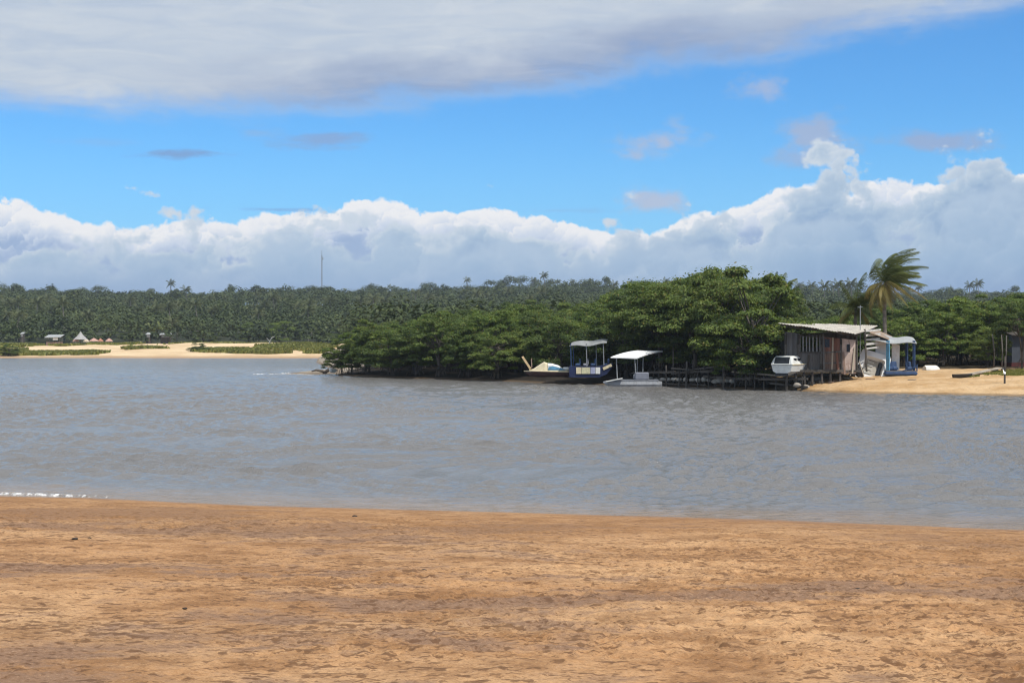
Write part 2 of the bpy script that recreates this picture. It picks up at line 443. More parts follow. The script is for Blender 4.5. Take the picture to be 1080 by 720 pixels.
# flecks: shade of trodden hollows put into the colour, plus damp sand, in drifts
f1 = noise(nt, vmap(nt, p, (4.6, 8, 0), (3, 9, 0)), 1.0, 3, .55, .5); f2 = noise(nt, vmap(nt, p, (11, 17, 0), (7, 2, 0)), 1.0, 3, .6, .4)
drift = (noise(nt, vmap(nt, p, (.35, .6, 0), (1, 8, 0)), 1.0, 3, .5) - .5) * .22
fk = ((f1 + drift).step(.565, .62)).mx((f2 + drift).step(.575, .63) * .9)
g5 = noise(nt, vmap(nt, p, (1, 1.4, 1)), 34, 4, .75)
c = mixc(nt, (1 - g5.step(.36, .52)) * .45, c, (.15, .08, .042)); c = mixc(nt, g5.step(.56, .68) * .35, c, (.60, .42, .26))
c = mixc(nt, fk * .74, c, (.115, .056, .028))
c = mixc(nt, ((f2 - drift).step(.28, .36) * -1. + 1.) * .5, c, (.54, .35, .195))
sp = nt.nodes.new('ShaderNodeSeparateXYZ'); nt.links.new(p, sp.inputs[0])
zz = E(nt, sp.outputs[2]); wet = 1 - (zz + (n1 - .5) * .10).step(.03, .10)
moist = (1 - (zz + (n1 - .5) * .35 + (n2 - .5) * .2).step(.22, .52))
c = mixc(nt, moist * .42, c, (.285, .15, .066)); c = mixc(nt, wet * .6, c, (.27, .15, .075))
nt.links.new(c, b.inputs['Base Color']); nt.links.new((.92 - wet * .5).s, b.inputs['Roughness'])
b.inputs['Specular IOR Level'].default_value = .15
grain = noise(nt, p, 45, 6, .75)
bump(nt, b, n3 * .6 + grain * .4, .02)
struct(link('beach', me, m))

# ------------------------------------------------------------------ water
m, nt, b = mat('water'); p = poscoord(nt)
patch = noise(nt, vmap(nt, p, (.012, .035, 0)), 1.0, 4, .55, .5)
c = mixc(nt, patch.step(.35, .7), (.176, .163, .150), (.160, .154, .150))
sp = nt.nodes.new('ShaderNodeSeparateXYZ'); nt.links.new(p, sp.inputs[0])
off = E(nt, sp.outputs[1]) + E(nt, sp.outputs[0]) * .285 - 27.35        # metres out from the near waterline
sh_n = noise(nt, vmap(nt, p, (.35, .9, 0)), 1.0, 4, .6)
c = mixc(nt, (1 - (off + (sh_n - .5) * 3.2).step(.1, 3.2)) * .75, c, (.30, .205, .125))
nt.links.new(c, b.inputs['Base Color']); b.inputs['Roughness'].default_value = .14
b.inputs['IOR'].default_value = 1.333
r1 = noise(nt, vmap(nt, p, (1.1, 2.2, 0), rot=(0, 0, .15)), 1.0, 5, .6, .4)
r2 = noise(nt, vmap(nt, p, (3.2, 5.0, 0), rot=(0, 0, -.2)), 1.0, 4, .6, .3)
calm = noise(nt, vmap(nt, p, (.02, .06, 0), (9, 3, 0)), 1.0, 4, .5, .6)
r3 = noise(nt, vmap(nt, p, (6.5, 9.0, 0)), 1.0, 3, .6, .3)
bump(nt, b, (r1 * .40 + r2 * .46 + r3 * .34) * calm.step(.25, .65, .68, 1.0), .15)
NR, NC = 760, 760
rows = np.concatenate([[-60, 0, 10], 15 * (350 / 15) ** np.linspace(0, 1, NR - 3)])
u = np.linspace(-1, 1, NC); Yg = np.repeat(rows[:, None], NC, 1)
Xg = (np.maximum(Yg, 10) * .375 + 5) * u[None, :] + np.sign(u)[None, :] * np.maximum(0, np.abs(u[None, :]) - .9) ** 2 * 60000
Z = np.zeros_like(Xg)
mod = .65 + .6 * fbm(Xg * .035, Yg * .07, 60, 3)
rg = np.random.default_rng(5)
wx = Xg + 2.2 * (fbm(Xg * .12, Yg * .12, 70, 2) - .5) * 4; wy = Yg + 2.2 * (fbm(Xg * .12, Yg * .12, 75, 2) - .5) * 4
for k in range(34):
    L = 10 ** rg.uniform(-.42, .08); th = rg.normal(-1.75, .55); q = 2 * math.pi / L
    a = .0098 * L
    fade = np.clip(1.6 - Yg * .0075 / L, 0, 1)
    Z += a * fade * np.sin(q * (math.cos(th) * wx + math.sin(th) * wy) + rg.uniform(0, 6.28))
Z = (Z + .35 * np.abs(Z)) * mod
depth = sstep(Yg - water_edge(Xg), .0, 7); Z *= .10 + .90 * depth
me = npmesh('water', np.stack([Xg, Yg, Z], -1).reshape(-1, 3), gridfaces(NR, NC), True)
struct(link('water', me, m))

# thin lines of spent foam where the ripples die
def foam(name, pts, w, z=.03, seed=0):
    rd = random.Random(seed); vs, fs = [], []; N = 60 if len(pts) < 10 else 400
    P = [Vector(p) for p in pts]; seg = len(P) - 1
    for i in range(N + 1):
        t = i / N * seg; k = min(int(t), seg - 1); q = P[k].lerp(P[k + 1], t - k)
        ww = w * (.35 + .65 * math.sin(math.pi * i / N)) * rd.uniform(.6, 1.3)
        for j, e in ((0, -ww), (1, 0), (2, ww)):
            vs.append((q.x + rd.uniform(-.05, .05), q.y + e, z + (.03 if j == 1 else -.02)))
    for i in range(N):
        for j in (0, 1): fs.append((i * 3 + j, i * 3 + 3 + j, i * 3 + 4 + j, i * 3 + 1 + j))
    fm = MATS.get('foam')
    if not fm:
        fm, n2_, b2 = mat('foam'); MATS['foam'] = fm; cc = poscoord(n2_)
        q = noise(n2_, cc, 5, 5, .7); nt2 = n2_
        n2_.links.new(mixc(n2_, q.step(.3, .6), (.42, .41, .40), (.82, .82, .82)), b2.inputs['Base Color']); b2.inputs['Roughness'].default_value = .6
        n2_.links.new((q.step(.40, .66) * .85).s, b2.inputs['Alpha'])
    o = link(name, bpy.data.meshes.new(name), fm); o.data.from_pydata(vs, [], fs); o.data.update(); return o
tag(foam('foam', [(-12.2, 31.5, 0), (-10.6, 30.65, 0), (-9.4, 30.35, 0), (-8.2, 30.0, 0)], .085, .012, 3), 'thin white line of foam where the water laps the near beach at its far left', 'foam', kind='stuff')


# ------------------------------------------------------------------ the far shore with the mangroves and the sandy landing
YX = np.array([-60, -16, -15.4, -8, 0, 2.5, 6.8, 10.2, 15.3, 17.6, 18.6, 20.4, 29, 45, 70, 260]); YY = np.array([134, 134, 131, 121, 112, 107, 104.4, 101.2, 94, 92.2, 90.4, 88.0, 83.2, 76, 66, 40])
def shore_s(x, y):
    xl = np.interp(y, [100, 131, 160, 200, 260, 350], [-15.5, -15.8, -19.5, -26, -33, -46])
    return np.minimum(y - np.interp(x, YX, YY), (x - xl) * .8)
def shore_z(x, y):
    s = shore_s(x, y); sp = np.clip(s, 0, None)
    mud = .42 * (1 - np.exp(-sp / 2.2)) + .4 * sstep(sp, 6, 40)
    sand = 1.36 * (1 - np.exp(-sp / 9.0)) + .10 * sstep(sp, .1, .8)
    k = sstep(x, 16.2, 19.5)
    z = mud * (1 - k) + sand * k + 1.2 * sstep(y, 150, 330)
    # the pale spit that runs out at the left tip
    d = np.sqrt(((x + 18.2) / 3.0) ** 2 + ((y - 142 - (x + 18) * .8) / 6.5) ** 2)
    spit = .34 * (1 - d)
    return np.where(s > 0, z, np.maximum(s * .25, np.maximum(spit, -1.2)))
xs = np.concatenate([np.arange(-60, -24, 1.2), np.arange(-24, 42, .3), np.arange(42, 330, 4.)])
ysr = np.concatenate([np.arange(40, 82, 2.), np.arange(82, 118, .25), np.arange(118, 160, .6), np.arange(160, 352, 3.)])
Xg, Yg = np.meshgrid(xs, ysr)
Z = shore_z(Xg, Yg)
Z += np.where(Z > .05, (fbm(Xg * .9, Yg * .9, 90, 4) - .5) * .16 * sstep(Z, .05, .4), 0)
me = npmesh('far_shore', np.stack([Xg, Yg, Z], -1).reshape(-1, 3), gridfaces(len(ysr), len(xs)), True)
m, nt, b = mat('shore_soil'); p = poscoord(nt)
sp = nt.nodes.new('ShaderNodeSeparateXYZ'); nt.links.new(p, sp.inputs[0]); px_, py_, pz_ = (E(nt, sp.outputs[i]) for i in range(3))
n1 = noise(nt, vmap(nt, p, (.5, .5, 0)), 1, 5, .6); n2 = noise(nt, p, 2.6, 6, .7)
sandc = mixc(nt, n1.step(.35, .65), (.46, .285, .135), (.60, .415, .235)); sandc = mixc(nt, (1 - n2.step(.3, .5)) * .5, sandc, (.26, .165, .09))
mudc = mixc(nt, n1.step(.35, .65), (.016, .013, .010), (.042, .033, .025))
spitc = mixc(nt, n1.step(.3, .7), (.26, .215, .165), (.36, .31, .25))
c = mixc(nt, (px_ + (n1 - .5) * 3).step(16.4, 18.6), mudc, sandc)
c = mixc(nt, 1 - (px_ + (n1 - .5) * .6).step(-16.2, -15.2), c, spitc)
dark_back = (py_ - 99.6 + (n1 - .5) * 4).step(-.8, 1.2)  # ground turns darker behind the landing
c = mixc(nt, dark_back * (px_ + 0.).step(18, 21), c, mixc(nt, n2.step(.35, .6), (.03, .024, .014), (.085, .065, .04)))
c = mixc(nt, (1 - (pz_ + (n1 - .5) * .1).step(.06, .18)) * .7, c, (.15, .105, .065))
nt.links.new(c, b.inputs['Base Color']); b.inputs['Roughness'].default_value = .95; b.inputs['Specular IOR Level'].default_value = .1
bump(nt, b, n2, .12)
struct(link('far_shore', me, m))
tag(foam('foam', [(-23.5, 134.5, 0), (-20.6, 136.2, 0), (-18.5, 133.6, 0), (-16.3, 131.2, 0)], .45, .05, 8), 'white lip of foam around the pale spit at the mangrove tip', 'foam', kind='stuff')
tag(foam('foam', [(-21.2, 136.6, 0), (-21.6, 139, 0), (-21.2, 142, 0)], .5, .05, 9), 'short foam streak on the outer end of the pale spit', 'foam', kind='stuff')

# ------------------------------------------------------------------ sandbar on the left
def bar_z(x, y):
    edge = 256 + 2.0 * np.sin(x * .05) + 3 * (fbm(x * .03, x * 0, 4, 2) - .5)
    s = y - edge
    z = .55 * (1 - np.exp(-np.clip(s, 0, None) / 5)) + 1.35 * sstep(s, 6, 60) + 1.6 * (fbm(x * .045, y * .05, 33, 3) - .45) * sstep(s, 8, 35)
    z = z * (1 - sstep(x, -42, -14) * .0)
    return np.where(s > 0, z, s * .1)
xs = np.arange(-260, -8, 1.3); ysr = np.arange(246, 352, 1.1); Xg, Yg = np.meshgrid(xs, ysr)
ZB = bar_z(Xg, Yg) + (fbm(Xg * .5, Yg * .5, 55, 3) - .5) * .15
me = npmesh('sandbar', np.stack([Xg, Yg, ZB], -1).reshape(-1, 3), gridfaces(len(ysr), len(xs)), True)
m, nt, b = mat('bar_sand'); p = poscoord(nt)
n1 = noise(nt, vmap(nt, p, (.12, .12, 0)), 1, 5, .6)
c = mixc(nt, n1.step(.35, .65), (.56, .40, .235), (.72, .55, .35))
sp = nt.nodes.new('ShaderNodeSeparateXYZ'); nt.links.new(p, sp.inputs[0])
c = mixc(nt, (1 - (E(nt, sp.outputs[2]) + (n1 - .5) * .2).step(.15, .42)) * .75, c, (.34, .21, .12))
nt.links.new(c, b.inputs['Base Color']); b.inputs['Roughness'].default_value = .95; b.inputs['Specular IOR Level'].default_value = .1
bump(nt, b, noise(nt, p, 1.5, 5, .6), .15)
struct(link('sandbar', me, m))

# ------------------------------------------------------------------ hills and the ground under everything
RIDX = [-700, -330, -277, -180, -100, -46, 10, 50, 110, 160, 215, 277, 700]; RIDY = [306, 304, 305, 309, 308, 304, 299, 300, 304, 305, 309, 310, 309]
def hill_z(x, y):
    az_ = x / np.maximum(y, 1) * 800
    top = EYE + (HOR - np.interp(az_, RIDX, RIDY)) / F * 800 - 7.2
    t = np.clip((y - 352) / 448, 0, 1)
    z = 1.9 + (top - 1.9) * (t ** .95) + (fbm(x * .012, y * .012, 44, 3) - .5) * 9 * sstep(t, .08, .5) * (1 - sstep(t, .75, 1.0))
    return z - 10 * sstep(y, 850, 912)
xs = np.concatenate([np.arange(-1250, -420, 40.), np.arange(-420, 420, 7.), np.arange(420, 1251, 40.)]); ysr = np.concatenate([np.arange(336, 860, 6.), np.arange(860, 911, 12.)])
Xg, Yg = np.meshgrid(xs, ysr)
me = npmesh('hills', np.stack([Xg, Yg, hill_z(Xg, Yg)], -1).reshape(-1, 3), gridfaces(len(ysr), len(xs)), True)
m, nt, b = mat('hill_soil'); p = poscoord(nt); n1 = noise(nt, p, .08, 5, .6)
nt.links.new(mixc(nt, n1, (.022, .034, .014), (.06, .065, .028)), b.inputs['Base Color']); b.inputs['Roughness'].default_value = 1
struct(link('hills', me, m))
g = MB().box((0, 410, -1.75), (2580, 1000, .5)).build('ground', None)
m, nt, b = mat('riverbed'); p = poscoord(nt); n1 = noise(nt, p, .3, 5, .6)
nt.links.new(mixc(nt, n1, (.10, .08, .05), (.2, .16, .1)), b.inputs['Base Color']); g.data.materials.append(m); struct(g)
# ------------------------------------------------------------------ foliage
def leafmat(name, dark, mid, light, trans=.34, rough=.55, objvar=.35, warm=None, ns=.42, iw=.45):
    m, nt, b = mat(name); g = nt.nodes.new('ShaderNodeNewGeometry'); oi = nt.nodes.new('ShaderNodeObjectInfo')
    isl = E(nt, g.outputs['Random Per Island']); rnd = E(nt, oi.outputs['Random'])
    tc = noise(nt, g.outputs['Position'], ns, 3, .5)
    t = isl * iw + tc * (1.1 if ns < .1 else .7) + rnd * objvar - objvar * .5 - (.24 if ns < .1 else .08)
    c = mixc(nt, t.step(.15, .5), dark, mid); c = mixc(nt, t.step(.5, .85), c, light)
    if warm: c = mixc(nt, isl.step(.93, .97), c, warm)
    nt.links.new(c, b.inputs['Base Color']); b.inputs['Roughness'].default_value = rough
    b.inputs['Specular IOR Level'].default_value = .25
    tr = nt.nodes.new('ShaderNodeBsdfTranslucent'); nt.links.new(mixc(nt, 1.0, c, (1.25, 1.2, .55), 'MULTIPLY'), tr.inputs[0])
    mx = nt.nodes.new('ShaderNodeMixShader'); mx.inputs[0].default_value = trans
    nt.links.new(b.outputs[0], mx.inputs[1]); nt.links.new(tr.outputs[0], mx.inputs[2])
    nt.links.new(mx.outputs[0], nt.nodes['Material Output'].inputs[0]); return m
M_MANG = leafmat('mangrove_leaf', (.042, .068, .018), (.088, .134, .029), (.165, .21, .046), warm=(.20, .17, .045))
M_BRIGHT = leafmat('bright_leaf', (.055, .092, .018), (.115, .172, .032), (.20, .255, .052), warm=(.25, .22, .05))
M_HILL = leafmat('hill_leaf', (.026, .041, .012), (.060, .082, .023), (.136, .155, .046), trans=.15, objvar=0, ns=.075, iw=.28)
M_PALM = leafmat('palm_leaf', (.048, .066, .014), (.092, .114, .025), (.165, .18, .045), trans=.2)
M_PALMDRY = leafmat('palm_leaf_old', (.16, .125, .035), (.25, .20, .055), (.33, .27, .08), trans=.2)
M_PALMFAR = leafmat('palm_far_leaf', (.045, .058, .022), (.078, .092, .034), (.125, .135, .055), trans=.15)
M_GRASS = leafmat('grass_leaf', (.10, .12, .024), (.18, .19, .04), (.30, .28, .09), trans=.2, objvar=0)
M_BARK = boards('bark', (.055, .045, .036), (.13, .11, .09), 'Z', .5)
M_PBARK = boards('palm_bark', (.14, .12, .10), (.27, .24, .20), 'Z', .22)

def leaves(C, N, size, up=.35, rg=RNG, aspect=.55, wild=.62):
    """one folded diamond leaf per centre; N = outward direction that the leaf leans towards"""
    n = len(C)
    nrm = rg.normal(size=(n, 3)); nrm /= np.linalg.norm(nrm, axis=1)[:, None]
    nrm = nrm * wild + N * .75; nrm[:, 2] += up; nrm /= np.linalg.norm(nrm, axis=1)[:, None] + 1e-9
    t = rg.normal(size=(n, 3)); t -= nrm * (t * nrm).sum(1)[:, None]; t /= np.linalg.norm(t, axis=1)[:, None] + 1e-9
    bt = np.cross(nrm, t); sz = size * rg.uniform(.6, 1.4, n)[:, None]
    V = np.stack([C - t * sz, C + bt * sz * aspect + nrm * sz * .12, C + t * sz, C - bt * sz * aspect + nrm * sz * .12], 1)
    return V.reshape(-1, 3)
def quads(V): return np.arange(len(V)).reshape(-1, 4)
def unit(n, rg):
    v = rg.normal(size=(n, 3)); return v / np.linalg.norm(v, axis=1)[:, None]

def tree_mesh(seed, H=6., R=3., low=.8, clumps=46, per=190, leaf=.125, flat=.5, trunk_r=.13, roots=7, lean=0.):
    rg = np.random.default_rng(seed); rd = random.Random(seed)
    cc, rr = [], []
    for i in range(clumps):
        a = rg.uniform(0, 6.283); q = math.sqrt(rg.uniform(.02, 1)); r = R * q * rg.uniform(.85, 1.12)
        skirt = i < clumps * .30 and low < 2
        if skirt: r = R * rg.uniform(.72, 1.06)
        top = H * (1 - .42 * q ** 2.4) if not skirt else H * .5; zlo = low + (H - low) * .10 * (1 - q)
        z = zlo + (top - zlo) * (rg.uniform(0, 1) ** .62)
        cc.append((r * math.cos(a) + lean * z, r * math.sin(a), z)); rr.append(rg.uniform(.42, 1.0) * R / 3)
    V = []
    for (x, y, z), r in zip(cc, rr):
        n = int(per * (r / (.7 * R / 3)) ** 2); d = unit(n, rg); d[:, 2] = np.where(d[:, 2] < -.2, -d[:, 2] * .6, d[:, 2])
        k = rg.uniform(.55, 1.08, n)[:, None]
        # a ragged sub-lobed edge
        k *= (1 + .22 * np.sin(d[:, :1] * 5 + x * 3) * np.cos(d[:, 1:2] * 4 + y * 2))
        P = np.array([x, y, z]) + d * k * np.array([r, r, r * flat])
        V.append(leaves(P, d, leaf, .5, rg))
    # loose twigs standing out of the outline
    n = int(clumps * 10); idx = rg.integers(0, clumps, n); d = unit(n, rg); d[:, 2] = np.abs(d[:, 2])
    P = np.array(cc)[idx] + d * np.array(rr)[idx][:, None] * rg.uniform(.95, 1.2, n)[:, None] * np.array([1, 1, .75])
    V.append(leaves(P, d, leaf * .9, .3, rg))
    V = np.concatenate(V); crown = npmesh('crown', V, quads(V))
    t = MB(); fork = H * .28 + low * .4
    stems = rd.randint(2, 3)
    tops = []
    for k in range(stems):
        a = rd.uniform(0, 6.28); tip = Vector((math.cos(a) * R * .3 + lean * fork * 1.8, math.sin(a) * R * .3, fork * 1.8))
        mid = Vector((tip.x * .35, tip.y * .35, fork)); t.tube([(0, 0, -.35), (rd.uniform(-.05, .05), 0, fork * .5), mid, tip], [trunk_r, trunk_r * .85, trunk_r * .7, trunk_r * .45], 6)
        tops.append((mid, tip))
    for i in range(0, clumps, 2):
        c = Vector(cc[i]); a, b_ = rd.choice(tops); s0 = a.lerp(b_, rd.random()); md = s0.lerp(c, .5) + Vector((rd.uniform(-.2, .2), rd.uniform(-.2, .2), .15))
        t.tube([s0, md, c], [trunk_r * .38, trunk_r * .25, trunk_r * .1], 4, False)
    for k in range(roots):
        a = rd.uniform(0, 6.28); r = rd.uniform(.5, 1.5); h = rd.uniform(.5, 1.3)
        t.tube([(0, 0, h), (math.cos(a) * r * .55, math.sin(a) * r * .55, h * .8), (math.cos(a) * r, math.sin(a) * r, -.4)], [.05, .04, .03], 4, False)
    tm = bpy.data.meshes.new('trunk'); tm.from_pydata(t.v, [], t.f); tm.update()
    return crown, tm
VAR = [tree_mesh(100 + i, H=6, R=[3, 2.6, 3.3, 2.8, 3.1, 2.4][i], low=[.55, .45, .6, .5, .7, .4][i], clumps=[60, 54, 66, 58, 62, 52][i], per=360, leaf=.092) for i in range(6)]
HIGH = [tree_mesh(200 + i, H=8, R=3.9, low=3.3, clumps=64, per=330, trunk_r=.17, roots=5, leaf=.10) for i in range(3)]
for v in VAR + HIGH:
    v[0].materials.append(M_MANG); v[1].materials.append(M_BARK)
def clone_mat(me, m):
    c = me.copy(); c.materials.clear(); c.materials.append(m); return c
VARB = [(clone_mat(v[0], M_BRIGHT), v[1]) for v in VAR]
def plant(name, v, x, y, z, h, base_h, label, cat, group, wide=1., rz=None):
    rd = random
    t = thing(name, label, cat, (x, y, z), rd.uniform(0, 6.28) if rz is None else rz, group)
    s = h / base_h; t.scale = (s * wide, s * wide, s)
    for nm, me in (('crown', v[0]), ('trunk', v[1])):
        o = bpy.data.objects.new(nm, me); COL.objects.link(o); o.parent = t
    return t
def gz(x, y): return float(shore_z(np.array([float(x)]), np.array([float(y)]))[0])

TOPX = [300, 356, 380, 410, 440, 500, 560, 610, 640, 680, 730, 760, 790, 806, 816, 830, 900, 960, 990, 1020, 1080, 1300]
TOPY = [352, 350, 338, 329, 321, 317, 315, 320, 310, 298, 294, 288, 294, 308, 330, 332, 330, 320, 312, 304, 299, 296]
count = 0
rd = random.Random(3)
LAB_BACK = 'leafy mangrove tree packed into the thicket behind the boats'
LAB_EDGE = 'low mangrove tree at the water edge with dark arching roots'
LAB_FAR = 'rounded green tree in the wood behind the wooden shack'
G_B, G_E, G_F = 'mangrove trees of the thicket', 'mangroves along the waterline', 'trees of the wood behind the shack'
# front row along the mud
x = -15.2
while x < 15.6:
    ys = float(np.interp(x, YX, YY)); hollow = 9.3 < x < 14.6
    y = ys + rd.uniform(1.3, 2.2) + (4.6 if hollow else 6.0 if .3 < x < 9.35 else 0)
    px = 540 + x / y * F
    H = {True: 7.2}.get(hollow, float(np.interp(px, [356, 400, 470, 540, 600, 640, 680, 700], [3.3, 4.4, 4.8, 4.6, 4.6, 5.6, 6.6, 7.0]))) * rd.uniform(.9, 1.08)
    if hollow: plant('mangrove_tree', HIGH[count % 3], x, y, gz(x, y), H, 8, 'tall mangrove whose raised crown overhangs the dark jetty', 'tree', 'tall mangroves over the jetty', 1.05)
    else: plant('mangrove_tree', VAR[count % 6], x, y, gz(x, y), H, 6, LAB_EDGE, 'tree', G_E, rd.uniform(.85, 1.05))
    count += 1; x += rd.uniform(1.9, 2.7)
# the body of the thicket
yy = 100.
while yy < 196:
    step = 3.9 if yy < 140 else 5.0
    xx = -30 + rd.uniform(0, 2)
    while xx < .36 * yy - 12 if yy < 140 else xx < .30 * yy:
        x, y = xx + rd.uniform(-1, 1), yy + rd.uniform(-1.3, 1.3)
        s = float(shore_s(np.array([x]), np.array([y]))[0]); px = 540 + x / y * F
        right = px > 812
        if s > (8.6 if .3 < x < 15 and y < 118 else 3.4) and x > -30 and not (right and y < 128) and px < 1000:
            top = EYE + (HOR - float(np.interp(px, TOPX, TOPY))) / F * y
            fr = min(1., (.74 if px < 650 else .96) + s * .011)
            if right: top = min(top, EYE + (HOR - 322) / F * y)
            H = min(max((top - gz(x, y)) * rd.uniform(.86, 1.0) * fr, 3.2), 10)
            tall = px > 640 and H > 6.5
            v = (VARB if rd.random() < .42 else VAR)[rd.randrange(6)]
            if tall and s < 12: v = HIGH[rd.randrange(3)]; bh = 8
            else: bh = 6
            plant('mangrove_tree', v, x, y, gz(x, y), H, bh, LAB_BACK, 'tree', G_B, rd.uniform(.9, 1.15) * (1 if H < 7 else .9)); count += 1
        xx += step * rd.uniform(.85, 1.15)
    yy += step * .95
# right-hand wood behind the landing
for row, (y0, x0, x1, st) in enumerate([(104.5, 27.6, 46, 2.7), (108, 26, 52, 3.1), (112.5, 26, 56, 3.5), (118, 27, 60, 3.8), (126, 25, 62, 4.4), (136, 27, 70, 5)]):
    x = x0
    while x < x1:
        y = y0 + rd.uniform(-.9, .9); px = 540 + x / y * F
        top = EYE + (HOR - float(np.interp(px, TOPX, TOPY))) / F * y
        H = max(3., (top - gz(x, y)) * rd.uniform(.86, 1.0) * (.86 if row == 0 else 1))
        plant('shore_tree', (VAR if rd.random() < .5 else VARB)[rd.randrange(6)], x, y, gz(x, y), H, 6.2, LAB_FAR, 'tree', G_F, rd.uniform(.95, 1.15)); count += 1
        x += st * rd.uniform(.85, 1.15)
# single trees one can point to
def bush(px, D, top_py, v, label, name='mangrove_tree', wide=1., base=6):
    p = at(px, 358, D); z = gz(p.x, p.y)
    return plant(name, v, p.x, p.y, z, at(px, top_py, D).z - z, base, label, 'tree', None, wide)
bush(757, 101.5, 286, HIGH[0], 'tallest mangrove of the thicket with a broad crown against the clouds', wide=.78, base=8)
bush(786, 96.0, 334, VARB[0], 'bright green mangrove bush hanging over the jetty beside the white cabin boat', wide=.8)
bush(800, 97.5, 362, VARB[3], 'small bright green bush directly behind the white cabin boat', wide=1.1)
bush(803, 101, 316, VARB[1], 'light green tree left of the shack roof', wide=.8)
bush(826, 113, 292, HIGH[1], 'dark tree with a narrow crown rising behind the left end of the shack roof', wide=.55, base=8)
bush(1078, 98.5, 318, HIGH[2], 'tall dark tree whose crown overhangs the grey hut at the right edge', wide=.75, base=8)
bush(1042, 100.5, 340, VAR[2], 'low light green tree with bare trunks beside the grey hut', wide=.75)
bush(371, 132.5, 344, VARB[5], 'leafy mangrove at the very tip of the thicket beside the pale spit', wide=.8)
bush(386, 131, 338, VAR[1], 'second mangrove from the tip of the thicket beside the pale spit', wide=.85)

# ------------------------------------------------------------------ palms
def frond(mb, base, azm, elev, L, wind, segs=9, nleaf=26, lw=.05, ll=.75, grav=.5, rachis=.035):
    """one palm leaf: a bending midrib with leaflets hanging from both sides"""
    d = Vector((math.cos(azm) * math.cos(elev), math.sin(azm) * math.cos(elev), math.sin(elev))); p = Vector(base); pts = [p.copy()]; dirs = [d.copy()]
    for i in range(segs):
        t = (i + 1) / segs
        d = (d + (wind + Vector((0, 0, -grav))) * (1.8 / segs) * (.25 + 1.2 * t)).normalized(); p = p + d * (L / segs); pts.append(p.copy()); dirs.append(d.copy())
    mb.tube(pts, [rachis * (1 - .85 * i / segs) for i in range(segs + 1)], 4, False)
    for k in range(nleaf):
        t = .10 + .90 * k / nleaf; f = t * segs; i = min(int(f), segs - 1); q = pts[i].lerp(pts[i + 1], f - i); dd = dirs[i].lerp(dirs[i + 1], f - i).normalized()
        side = dd.cross(Vector((0, 0, 1)))
        if side.length < .1: side = Vector((math.sin(azm), -math.cos(azm), 0))
        rj = ((k * 7919 + int(azm * 1000)) % 97) / 97.; side.normalize(); ln = (.7 + .5 * rj) * ll * (math.sin(math.pi * min(1, t * .85 + .14)) ** .6)
        for s_ in (1, -1):
            ld = (side * s_ * (.55 + .3 * rj) + dd * .75 + wind * .55 + Vector((0, 0, -.35 - .45 * rj))).normalized()
            e1 = q + ld * ln * .55; ld2 = (ld + Vector((0, 0, -.55)) + wind * .5).normalized(); e2 = e1 + ld2 * ln * .5
            w = dd * lw
            mb.add([q - w * .6, q + w * .6, e1 + w, e1 - w, e2 + w * .25, e2 - w * .25], [(0, 1, 2, 3), (3, 2, 4, 5)])
def palm_trunk(path, r0, r1, n=8):
    t = MB(); P = [Vector(p) for p in path]; N = 26; pts, rad = [], []
    for i in range(N + 1):
        f = i / N * (len(P) - 1); k = min(int(f), len(P) - 2); pts.append(P[k].lerp(P[k + 1], f - k))
        rad.append((r0 + (r1 - r0) * (i / N) ** .7) * (1 + .05 * (i % 2)) * (1.35 if i == 0 else 1))
    return t.tube(pts, rad, n)
WIND = Vector((.95, .10, .12))
def near_palm(px, base_py, crown_py, D, label, nf, L, dry, wind, seed, droop=.55):
    rr = random.Random(seed); c = at(px, crown_py, D); bx = at(px - 3, base_py, D); z0 = gz(bx.x, bx.y)
    t = thing('coconut_palm', label, 'palm tree', (bx.x, bx.y, z0)); o = Vector((bx.x, bx.y, z0)); top = c - o
    palm_trunk([(0, 0, -.2), (.15, 0, top.z * .35), (top.x * .6, 0, top.z * .7), top], .17, .11).build('trunk', M_PBARK, t, True)
    for i in range(nf):
        a = i * 2.39996 + rr.uniform(-.2, .2); k = i / nf; el_ = 1.3 - 1.9 * k + rr.uniform(-.22, .22) + (.35 if math.cos(a) < -.2 and k < .7 else 0)
        mb = MB(); old = k > 1 - dry
        frond(mb, top + Vector((0, 0, .05)), a, el_, L * rr.uniform(.62, 1.15) * (.9 if old else 1), wind * (.75 if old else 1) * rr.uniform(.75, 1.15), grav=droop * (1.25 if old else .8), nleaf=36, lw=.028, ll=.66)
        f = mb.build('frond', M_PALMDRY if old else M_PALM, t)
        if old: f['label'] = 'yellowed old frond hanging low'
    mb = MB()
    for i in range(7):
        a = i * 2.4; mb.lump(top + Vector((math.cos(a) * .22, math.sin(a) * .22, -.22 - .1 * (i % 3))), (.13, .13, .15), i, 8, .05)
    mb.build('coconut', paint('coconut_husk', (.16, .12, .035), .6), t, True)['kind'] = 'stuff'
    return t
near_palm(934, 385, 299, 99.5, 'tall windswept coconut palm with its fronds blown to the right above the shack', 42, 3.05, .36, WIND * 1.15, 5, .80)
near_palm(903, 385, 325, 101.5, 'short coconut palm with drooping fronds just left of the tall windswept palm', 18, 2.4, .12, WIND * .35, 9, .95)
near_palm(822, 345, 318, 122, 'green coconut palm standing behind the left end of the shack roof', 16, 2.6, .05, WIND * .4, 14, .8)

